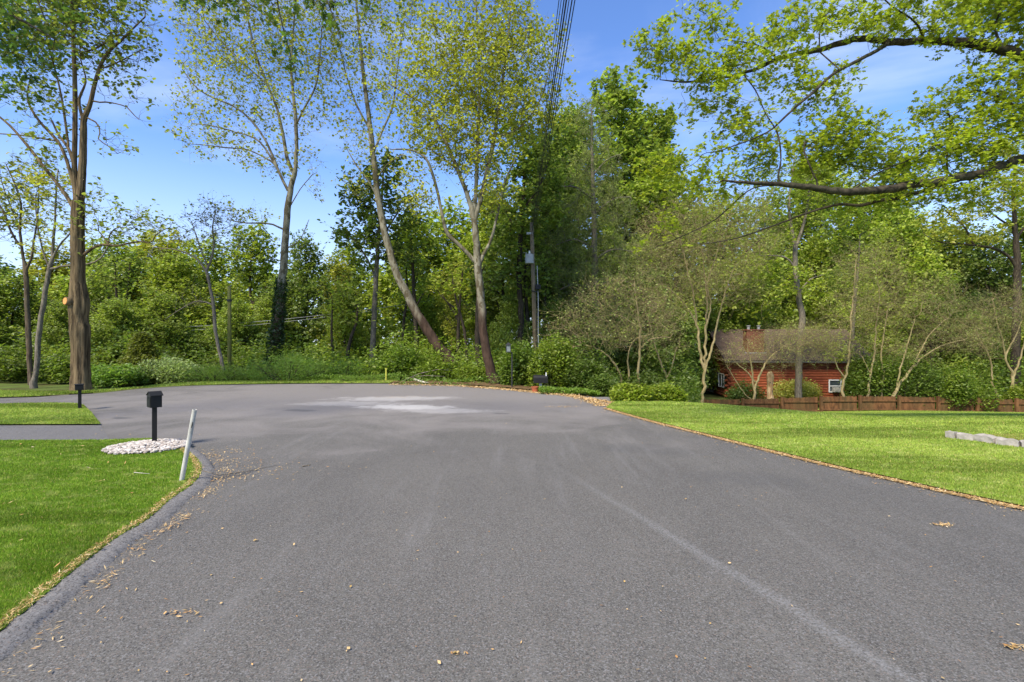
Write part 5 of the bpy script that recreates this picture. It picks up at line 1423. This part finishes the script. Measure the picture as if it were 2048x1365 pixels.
# arched doorway
mb = MB(); arc = [(-.09, 3.35, 0.05)] 
dy0, dw, dh = 3.75, .9, 1.75
pts = [(dy0 - dw / 2, .05)] + [(dy0 + math.cos(a) * -dw / 2, dh + math.sin(a) * dw / 2) for a in np.linspace(0, math.pi, 9)] + [(dy0 + dw / 2, .05)]
for xo in (-.10, -.03): mb.poly([(xo, y, z) for y, z in (pts if xo < -.05 else pts[::-1])])
for i in range(len(pts)):
    j = (i + 1) % len(pts); mb.poly([(-.10, *pts[i]), (-.03, *pts[i]), (-.03, *pts[j]), (-.10, *pts[j])])
door = mb.build('door', M_black, cab)
mb = MB(); mb.tube([(-.14, dy0 - .3, 1.0), (-.14, dy0 - .3, 1.12)], .02, 8); mb.build('handle', M_grey, door)
w2 = window(cab, (8.15, 0, 0.98), .95, 1.0, 'front', 'h')
mb = MB(); mb.box((8.15, -.22, .70), (.5, .3, .34))
for q in range(5): mb.box((8.15, -.375, .58 + q * .06), (.36, .02, .03))
ac = mb.build('air_conditioner', simple('unit_beige', srgb(168, 166, 156), .6), w2, .015)

# ------------------------------------------------------------------ picket fence
fy = 31.0
M_fence = bark_material('fence_wood', srgb(84, 58, 38), srgb(124, 86, 56), srgb(84, 76, 48), (5, 5, 1.2), .004)
fx0, fx1 = (1352 - CX) * fy / F, (2420 - CX) * fy / F
fz = float(H(20, fy))
fence = empty('picket_fence', (fx0, fy, fz), 'low brown wooden picket fence at the foot of the sloping lawn', 'fence')
sp = 2.42; xq = (1485 - CX) * fy / F - fx0 - 2 * sp
posts = []
k = 0
FH = .98
def fgz(x): return float(H(fx0 + x, fy)) - fz
while xq < fx1 - fx0 + .1:
    if xq > -0.05:
        mb = MB(); g = fgz(xq); mb.box((xq, -.05, g + FH / 2 + .0), (.15, .15, FH + .06)); mb.box((xq, -.05, g + FH + .045), (.17, .17, .03))
        mb.build('post', M_fence, fence, .01); posts.append(xq)
    xq += sp
rf = random.Random(3)
for a_, b_ in zip(posts[:-1], posts[1:]):
    mb = MB(); x = a_ + .12
    while x < b_ - .09:
        g = fgz(x); h = FH + rf.uniform(-.02, .03); wq = .072; y0 = .06 + rf.uniform(-.003, .003)
        for yy in (y0, y0 + .018): 
            P_ = [(x - wq / 2, yy, g + .02), (x + wq / 2, yy, g + .02), (x + wq / 2, yy, g + h - .06), (x, yy, g + h), (x - wq / 2, yy, g + h - .06)]
            mb.poly(P_ if yy == y0 else P_[::-1])
        mb.poly([(x - wq / 2, y0, g + .02), (x - wq / 2, y0, g + h - .06), (x - wq / 2, y0 + .018, g + h - .06), (x - wq / 2, y0 + .018, g + .02)])
        mb.poly([(x + wq / 2, y0, g + .02), (x + wq / 2, y0 + .018, g + .02), (x + wq / 2, y0 + .018, g + h - .06), (x + wq / 2, y0, g + h - .06)])
        x += .082
    g = (fgz(a_) + fgz(b_)) / 2; mid = (a_ + b_) / 2; ln = b_ - a_ - .171
    pan = mb.build('picket_panel', M_fence, fence)
    mb = MB(); mb.box((mid, .022, g + FH - .27), (ln, .05, .10)); mb.box((mid, .022, g + .16), (ln, .05, .1)); mb.build('rail', M_fence, fence)

# ------------------------------------------------------------------ carved stump by the fence
x, y, _ = at(1540, 800, 33.0)
z0 = float(H(x, y))
sn = empty('carved_stump', (x, y, z0), 'pale broken tree stump standing behind the fence before the cabin', 'stump')
bm = bmesh.new()
ht = CAM_Z - (745 - CY) * 33 / F - z0
ns, nr = 18, 22
rs = random.Random(8)
rings = []
for i in range(nr):
    t = i / (nr - 1); ring = []
    for k in range(ns):
        a = 2 * math.pi * k / ns
        nz_ = mathutils.noise.noise(Vector((math.cos(a) * 1.3, math.sin(a) * 1.3, t * 5)))
        r = (.23 - .04 * t + .02 * math.sin(t * 9)) * (1 + .3 * nz_) * (1 - .5 * max(0, t - .93) / .07)
        zz = t * ht + (.16 * mathutils.noise.noise(Vector((math.cos(a) * 2, math.sin(a) * 2, 9))) if t > .9 else 0)
        ring.append(bm.verts.new((r * math.cos(a), r * math.sin(a) * .85, zz)))
    rings.append(ring)
for i in range(nr - 1):
    for k in range(ns):
        bm.faces.new((rings[i][k], rings[i][(k + 1) % ns], rings[i + 1][(k + 1) % ns], rings[i + 1][k]))
bm.faces.new(rings[-1]); bm.faces.new(rings[0][::-1])
me = bpy.data.meshes.new('stump_body'); bm.to_mesh(me); bm.free(); me.materials.append(M_snag)
me.polygons.foreach_set('use_smooth', [True] * len(me.polygons))
o = bpy.data.objects.new('stump_body', me); COL.objects.link(o); o.parent = sn
for (a_, zz, r_2) in ((-1.9, ht * .72, .04), (-1.3, ht * .5, .03)):
    c_ = Vector((math.cos(a_) * .19, math.sin(a_) * .16, zz)); d_ = Vector((math.cos(a_), math.sin(a_), 0)); mb = MB(); mb.tube([c_, c_ + d_ * .035], [r_2, r_2 * .8], 10); mb.build('knot_hole', M_black, sn)

# ------------------------------------------------------------------ utility poles and wires
D = 24.0
x, y, _ = at(1073, 683, D); z0 = float(H(x, y))
up = empty('utility_pole', (x, y, z0), 'tall weathered wooden utility pole with grey transformer box and overhead wires', 'utility pole')
ztop = CAM_Z - (446 - CY) * D / F
xt = at(1063, 446, D)[0] - x
mb = MB(); mb.tube([(0, 0, -.3), (xt * .5, 0, (ztop - z0) * .5), (xt, 0, ztop - z0)], [.12, .105, .085], 16); mb.build('pole', M_pole, up, smooth=True)
def zz(py): return CAM_Z - (py - CY) * D / F - z0
def xx(py): return xt * (zz(py)) / (ztop - z0)
mb = MB(); mb.tube([(xx(522) - .16, -.30, zz(530)), (xx(522) - .16, -.30, zz(512))], .20, 18); mb.tube([(xx(522) - .16, -.30, zz(512)), (xx(522) - .16, -.30, zz(510.5))], [.215, .08], 18)
mb.build('transformer', M_grey, up, .01)
mb = MB(); mb.tube([(xx(515) - .16, -.3, zz(510.5)), (xx(515) - .16, -.3, zz(505))], [.045, .03], 10); mb.build('insulator', M_white, up)
mb = MB(); mb.tube([(xx(575) + .2, -.12, zz(580)), (xx(575) + .2, -.12, zz(571))], [.14, .14], 12); mb.tube([(xx(575) - .1, -.15, zz(583)), (xx(575) + .1, -.22, zz(586)), (xx(575) + .24, -.15, zz(581))], .03, 8)
mb.build('cable_splice_box', M_wire, up)
mb = MB(); mb.tube([(xx(533) + .2, -.05, zz(533)), (xx(600) + .2, -.1, zz(600)), (xx(650) + .16, -.1, zz(650)), (xx(690) + .15, -.1, 0)], .022, 8); mb.build('conduit', M_grey, up)
mb = MB(); mb.box((xx(468) - .1, -.02, zz(468)), (.3, .12, .1)); mb.build('bracket', M_grey, up)
# overhead wires: from the pole over the camera to a pole behind it
def wire(name, label, p0, p1, sag, r, mat, group=None, n=40):
    mb = MB(); P0 = Vector(p0); P1 = Vector(p1)
    pts = [P0.lerp(P1, t) + Vector((0, 0, -sag * 4 * t * (1 - t))) for t in np.linspace(0, 1, n)]
    o = P0
    mb.tube([p - o for p in pts], r, 6)
    w_ = mb.build(name, mat); w_.location = o
    return tag(w_, label, 'wire', group)
pole_pt = lambda py, dx_=0: (x + xx(py) + dx_, y - .13, z0 + zz(py))
# second pole behind the camera carries the far ends
bx_, by_ = 0.66, -22.0
bp = empty('utility_pole', (bx_, by_, 0), 'utility pole behind the viewpoint carrying the near wire ends', 'utility pole')
mb = MB(); mb.tube([(0, 0, -.3), (0, 0, 10.2)], [.16, .12], 14); mb.build('pole', M_pole, bp, smooth=True)
WR = [(448, -0.04, 8.9, -0.06, 0.007, 'uppermost thin overhead wire of the bundle, ending at the pole top'), (453, -0.02, 8.75, -0.03, 0.006, 'second thin overhead wire from the top of the bundle'), (458, 0.0, 8.6, 0.02, 0.01, 'thick black overhead cable left of the middle of the bundle'), (463, 0.02, 8.5, 0.05, 0.013, 'thickest black overhead cable of the bundle'), (468, 0.04, 8.4, 0.09, 0.007, 'thin overhead wire just right of the thickest cable'), (474, 0.06, 8.3, 0.13, 0.01, 'rightmost thick overhead cable of the bundle'), (480, 0.08, 8.2, 0.16, 0.008, 'lowest overhead wire of the bundle, at its right side')]
for py, dxx, zb, dxb, r, lab in WR:
    wire('overhead_wire', lab, pole_pt(py, dxx * .7), (bx_ + dxb, by_ + .1, zb), .35, r, M_wire, 'wires over the road')
wire('overhead_wire', 'upper grey wire crossing low behind the furrowed trunk', at(-400, 655, 24.5), at(860, 602, 29.5), .9, .012, M_wire_g, 'low wires through the wood at the left')
wire('overhead_wire', 'lower grey wire crossing low behind the furrowed trunk', at(-400, 664, 24.5), at(760, 620, 29.0), .8, .010, M_wire_g, 'low wires through the wood at the left')

D = 22.0
x, y, _ = at(459, 742, D); z0 = float(H(x, y))
sp_ = empty('mossy_pole', (x, y, z0), 'short greenish wooden pole beside the crooked small tree', 'pole')
mb = MB(); mb.tube([(0, 0, -.2), (0, 0, CAM_Z - (600 - CY) * D / F - z0), (-.01, 0, CAM_Z - (574 - CY) * D / F - z0)], [.085, .075, .07], 12); mb.build('post', M_pole_g, sp_, smooth=True)
zc_ = CAM_Z - (602 - CY) * D / F - z0
mb = MB(); mb.tube([(0, 0, zc_ - .05), (0, 0, zc_ + .05)], .1, 12); mb.tube([(-.1, -.05, zc_), (.1, -.05, zc_)], .02, 6); mb.build('clamp', M_black, sp_)

# ------------------------------------------------------------------ mailboxes, marker posts, lantern
px, py = 309, 897
gx_, gy_ = gp(px, py)
mbx = empty('mailbox', (gx_, gy_, 0.02), 'near black peaked mailbox on a square post in the white stones', 'mailbox')
mb = MB(); mb.box((0, 0, .37), (.068, .068, .76), math.radians(36)); mb.build('post', M_blackmetal, mbx, .004)
sc_m = gy_ / F
bw, bd, bh = .150, .20, .22
zb = CAM_Z - (815 - CY) * gy_ / F - .02
ang = math.radians(-6)
mb = MB()
sec = [(-bd / 2, 0), (bd / 2, 0), (bd / 2, bh * .86), (0, bh * 1.10), (-bd / 2, bh * .86)]     # gable outline (y, z)
for xo, rev in ((-bw / 2, True), (bw / 2, False)):
    P_ = [(xo, q[0], q[1]) for q in sec]; mb.poly(P_[::-1] if rev else P_)
for i in range(5):
    j = (i + 1) % 5; a_, b_ = sec[i], sec[j]
    mb.poly([(-bw / 2, a_[0], a_[1]), (bw / 2, a_[0], a_[1]), (bw / 2, b_[0], b_[1]), (-bw / 2, b_[0], b_[1])][::-1])
body = mb.build('box', M_blackmetal, mbx, .005)
body.location = (-.0, -.0, zb); body.rotation_euler = (0, 0, math.radians(50))
mb = MB()
for s in (-1, 1):
    a_ = (s * (bd / 2 + .015), bh * .83); b_ = (0, bh * 1.11)
    A = [(-bw / 2 - .012, a_[0], a_[1]), (bw / 2 + .016, a_[0], a_[1]), (bw / 2 + .016, b_[0], b_[1]), (-bw / 2 - .012, b_[0], b_[1])]
    B = [(p[0], p[1], p[2] + .008) for p in A]
    mb.poly(A if s > 0 else A[::-1]); mb.poly(B if s < 0 else B[::-1])
    for i in range(4):
        j = (i + 1) % 4; mb.poly([A[i], A[j], B[j], B[i]])
mb.build('lid', M_blackmetal, body)
mb = MB(); mb.box((-bw / 2 - .004, 0, bh * .42), (.008, bd * .84, bh * .72)); mb.tube([(-bw / 2 - .016, -.02, bh * .7), (-bw / 2 - .016, .02, bh * .7)], .006, 8); mb.build('door', M_blackmetal, body, .002)

px, py = 159.5, 821
gx_, gy_ = gp(px, py)
mb2 = empty('mailbox', (gx_, gy_, 0.0), 'far small black flat topped mailbox on the strip of lawn', 'mailbox')
mb2.rotation_euler = (0, 0, math.radians(42))
mb = MB(); mb.box((0, 0, .27), (.068, .068, .56)); mb.build('post', M_blackmetal, mb2, .004)
z1 = CAM_Z - (781 - CY) * gy_ / F
mb = MB(); mb.box((-.01, 0, z1 + .068), (.165, .2, .125)); bb = mb.build('box', M_blackmetal, mb2, .006)
mb = MB(); mb.box((-.01, 0, z1 + .139), (.185, .225, .014)); mb.build('lid', M_blackmetal, bb, .003)
mb = MB(); mb.box((-.01, -.104, z1 + .06), (.14, .008, .09)); mb.build('door', M_blackmetal, bb, .002)

gx_, gy_ = gp(362, 969)
pp = empty('leaning_marker_post', (gx_, gy_, 0.0), 'scuffed whitish plastic pipe leaning at the edge of the front lawn', 'marker post')
tpv = Vector(at(389.5, 820, gy_ - .05)) - Vector((gx_, gy_, 0))
mb = MB(); dv = tpv.normalized(); n_ = 18
mb.tube([Vector((0, 0, 0)) - dv * .1, tpv * .5, tpv], [.026, .0255, .025], n_, cap=False)
mb.tube([tpv, tpv - dv * .12], [.021, .020], n_, cap=False)
u = dv.cross(Vector((0, 1, 0))).normalized(); v_ = dv.cross(u)
for k in range(n_):
    a0, a1 = 2 * math.pi * k / n_, 2 * math.pi * (k + 1) / n_
    f_ = lambda a, r: tpv + (u * math.cos(a) + v_ * math.sin(a)) * r
    mb.poly([f_(a0, .025), f_(a1, .025), f_(a1, .0205), f_(a0, .0205)])
mb.tube([tpv - dv * .12, tpv - dv * .121], [.020, .019], n_)
pipe = mb.build('pipe', M_pipe, pp, smooth=False)
mb = MB()
mb.tube([tpv * .76 + Vector((.016, -.026, 0)), tpv * .80 + Vector((.018, -.0255, 0)), tpv * .84 + Vector((.0175, -.024, 0))], [.004, .006, .003], 6)
mb.build('split', M_black, pp)

gx_, gy_ = gp(772, 765.5); gy_ = 20.9; gx_ = (772 - CX) * gy_ / F
ys_ = empty('yellow_stake', (gx_, gy_, 0), 'thin yellow marker stake at the verge', 'stake')
mb = MB(); mb.box((0, 0, (CAM_Z - (737 - CY) * gy_ / F) / 2), (.05, .03, CAM_Z - (737 - CY) * gy_ / F)); mb.poly([(-.035, -.0155, .25), (.035, -.0155, .25), (.035, -.0155, .29), (-.035, -.0155, .29)]); mb.build('stake', M_yellow, ys_, .004)

# black mailbox in the bushes
D = 17.0
x, y, _ = at(1081, 790, D)
m3 = empty('mailbox', (x, y, 0), 'black round topped mailbox half hidden in the bushes', 'mailbox')
mb = MB(); mb.box((-.0, 0, .0), (.1, .1, .1)); 
mb = MB(); mb.box((0, 0, .10), (.09, .09, .34)); mb.build('post', M_pale_wood, m3, .005)
mb = MB(); zb = .28; Lh = .24; pr = [(-.13, 0), (.13, 0)] + [(.13 * math.cos(a), .17 + .1 * math.sin(a)) for a in np.linspace(0, math.pi, 9)]
for xo in (-Lh, Lh): 
    P_ = [(xo, q[0], zb + q[1]) for q in pr]; mb.poly(P_ if xo > 0 else P_[::-1])
for i in range(len(pr)):
    j = (i + 1) % len(pr); mb.poly([(-Lh, pr[i][0], zb + pr[i][1]), (-Lh, pr[j][0], zb + pr[j][1]), (Lh, pr[j][0], zb + pr[j][1]), (Lh, pr[i][0], zb + pr[i][1])])
bx3 = mb.build('box', M_blackmetal, m3)
mb = MB(); mb.box((Lh - .06, -.14, zb + .3), (.03, .012, .12)); mb.build('flag', M_white, bx3)
x2, y2, _ = at(1070, 788, 16.6)
fp = MB(); pr2 = [(0, .0), (.09, .0), (.115, .16), (.125, .16), (.125, .19), (.105, .19), (.10, .05), (0, .05)]
n_ = 18
for i in range(len(pr2) - 1):
    for k in range(n_):
        a0, a1 = 2 * math.pi * k / n_, 2 * math.pi * (k + 1) / n_
        (r0, z0_), (r1, z1_) = pr2[i], pr2[i + 1]
        q = [(r0 * math.cos(a0), r0 * math.sin(a0), z0_), (r0 * math.cos(a1), r0 * math.sin(a1), z0_), (r1 * math.cos(a1), r1 * math.sin(a1), z1_), (r1 * math.cos(a0), r1 * math.sin(a0), z1_)]
        if r0 == 0: q = q[1:]
        if r1 == 0: q = q[:3]
        fp.poly(q)
fo_ = fp.build('flower_pot', M_terracotta); fo_.location = (x2, y2, 0.0); tag(fo_, 'small terracotta pot at the foot of the hidden mailbox', 'flower pot')

# lantern post
D = 18.0
x, y, _ = at(1024, 770, D)
lp = empty('lantern_post', (x, y, 0), 'thin dark lantern post with glass lantern among the bushes', 'lantern post')
zt = CAM_Z - (706 - CY) * D / F
mb = MB(); mb.tube([(0, 0, -.1), (0, 0, zt)], .028, 10); mb.tube([(0, 0, zt), (-.06, 0, zt + .03), (-.11, 0, zt + .0)], .014, 8); mb.build('post', M_black, lp)
mb = MB(); mb.box((-.13, 0, zt + .02), (.2, .2, .02)); mb.box((-.13, 0, zt + .27), (.2, .2, .02))
for sx in (-.08, .08):
    for sy in (-.08, .08): mb.box((-.13 + sx, sy, zt + .145), (.015, .015, .23))
mb.tube([(-.13, 0, zt + .28), (-.13, 0, zt + .36)], [.11, .02], 4); lt = mb.build('lantern', M_black, lp)
mb = MB(); mb.box((-.13, 0, zt + .145), (.14, .14, .22)); mb.build('glass', simple('lantern_glass', srgb(110, 116, 114), .2, .6), lt)

# ------------------------------------------------------------------ pale edging blocks on the right lawn
blk = [((1894, 876), (1912, 878.5), 15, 'leftmost short upright pale edging block of the row'), ((1913.5, 878.5), (1947, 882), 13, 'second pale edging block, long and smooth'),
       ((1948, 882), (1992, 889), 14.5, 'third pale edging block, curved with a worn top'), ((1993.5, 889.5), (2039, 895), 14, 'fourth pale edging block with a rough pitted top'), ((2040.5, 895), (2090, 899), 14, 'last pale edging block cut by the picture edge')]
rb = random.Random(5)
def lawn_pt(px, py):
    D = 4.0
    for _ in range(60):
        xx_ = (px - CX) * D / F
        D = (CAM_Z - float(H(xx_, D)) - .03) * F / (py - CY)
    return np.array([(px - CX) * D / F, D, float(H((px - CX) * D / F, D)) + .02])
for (a_, b_, hp, lab) in blk:
    A = lawn_pt(*a_); B = lawn_pt(*b_)
    d = B - A; ln = np.linalg.norm(d[:2]); az_ = math.atan2(d[1], d[0]); h = hp * A[1] / F
    bm = bmesh.new()
    nx_, nz_ = 12, 4
    bmesh.ops.create_cube(bm, size=1)
    bmesh.ops.subdivide_edges(bm, edges=bm.edges[:], cuts=6, use_grid_fill=True)
    for v in bm.verts:
        v.co = Vector((v.co.x * ln, v.co.y * .15, (v.co.z + .5) * (h + .06) - .06))
        q = mathutils.noise.noise(Vector((v.co.x * 9 + ln * 77, v.co.y * 9, v.co.z * 9)))
        v.co += Vector((q * .008, q * .012, (q * .028 if v.co.z > h * .6 else 0)))
        v.co.z += (abs(v.co.x) > ln * .47) * -.006
    me = bpy.data.meshes.new('edging_block'); bm.to_mesh(me); bm.free(); me.materials.append(M_block)
    o = bpy.data.objects.new('edging_block', me); COL.objects.link(o)
    m_ = (A + B) / 2; o.location = (m_[0], m_[1], float(m_[2])); o.rotation_euler = (0, 0, az_)
    tag(o, lab, 'edging block', 'pale edging blocks on the sloping lawn')
# small bed behind the blocks
bed = [tuple(lawn_pt(*b[0])[:2] + np.array([.05, .16])) for b in blk] + [tuple(lawn_pt(2090, 899)[:2] + np.array([.2, .2])), tuple(lawn_pt(2200, 880)[:2]), tuple(lawn_pt(2080, 868)[:2]), tuple(lawn_pt(1985, 870)[:2])]
sheet('planting_bed', bed, simple('bed_soil', srgb(120, 112, 60), 1, .05, 0, .4, 10, .02, srgb(150, 146, 70)), .043, .5, 'weedy planting bed behind the pale edging blocks')

# ------------------------------------------------------------------ debris on the earth bank
def stick(name, label, pts, r, mat, cat='branch', group=None):
    o = Vector(pts[0]); mb = MB(); m_ = len(pts)
    mb.tube([Vector(p) - o for p in pts], [r * (1 - .6 * i / (m_ - 1)) for i in range(m_)], 8)
    q = mb.build(name, mat, smooth=True); q.location = o
    return tag(q, label, cat, group)
def bp_(px, py, D, z=None):
    p = at(px, py, D); return tuple(p)
stick('fallen_branch', 'bleached white fallen branch on the earth bank', [bp_(828, 760, 20.6), bp_(838, 762.5, 20.3), bp_(850, 766, 20.0), bp_(858, 767, 19.9)], .05, M_pale_wood)
stick('fallen_branch', 'small white stick right of the bleached branch', [bp_(880, 766, 20.2), bp_(898, 768, 20.0)], .03, M_pale_wood)
stick('fallen_branch', 'grey arched brush branch over the earth bank', [bp_(800, 765, 20.9), bp_(840, 748, 21.2), bp_(875, 740, 21.6), bp_(905, 742, 21.8)], .03, M_bark_grey)
stick('fallen_branch', 'thin grey branch lying left of the leaning trunk foot', [bp_(815, 758, 21.3), bp_(850, 752, 21.0), bp_(890, 754, 20.8)], .022, M_bark_grey)
gA = gp(528, 942)
stick('twig', 'long thin twig lying across the curb onto the road', [(*gp(403, 958), .10), (*gp(440, 956), .03), (*gp(500, 944), .012), (*gp(560, 932), .012)], .006, M_bark_grey, 'twig')
stick('twig', 'short grey twig on the road beside the near mailbox', [(*gp(605, 935), .01), (*gp(622, 932), .012)], .008, M_bark_grey, 'twig')
stick('twig', 'thin pale twig in the front lawn below the near mailbox', [(*gp(268, 957), .07), (*gp(300, 960), .07)], .004, M_pale_wood, 'twig')

if __name__ == '__main__':
    for q in STAT: print('TREE', *q)
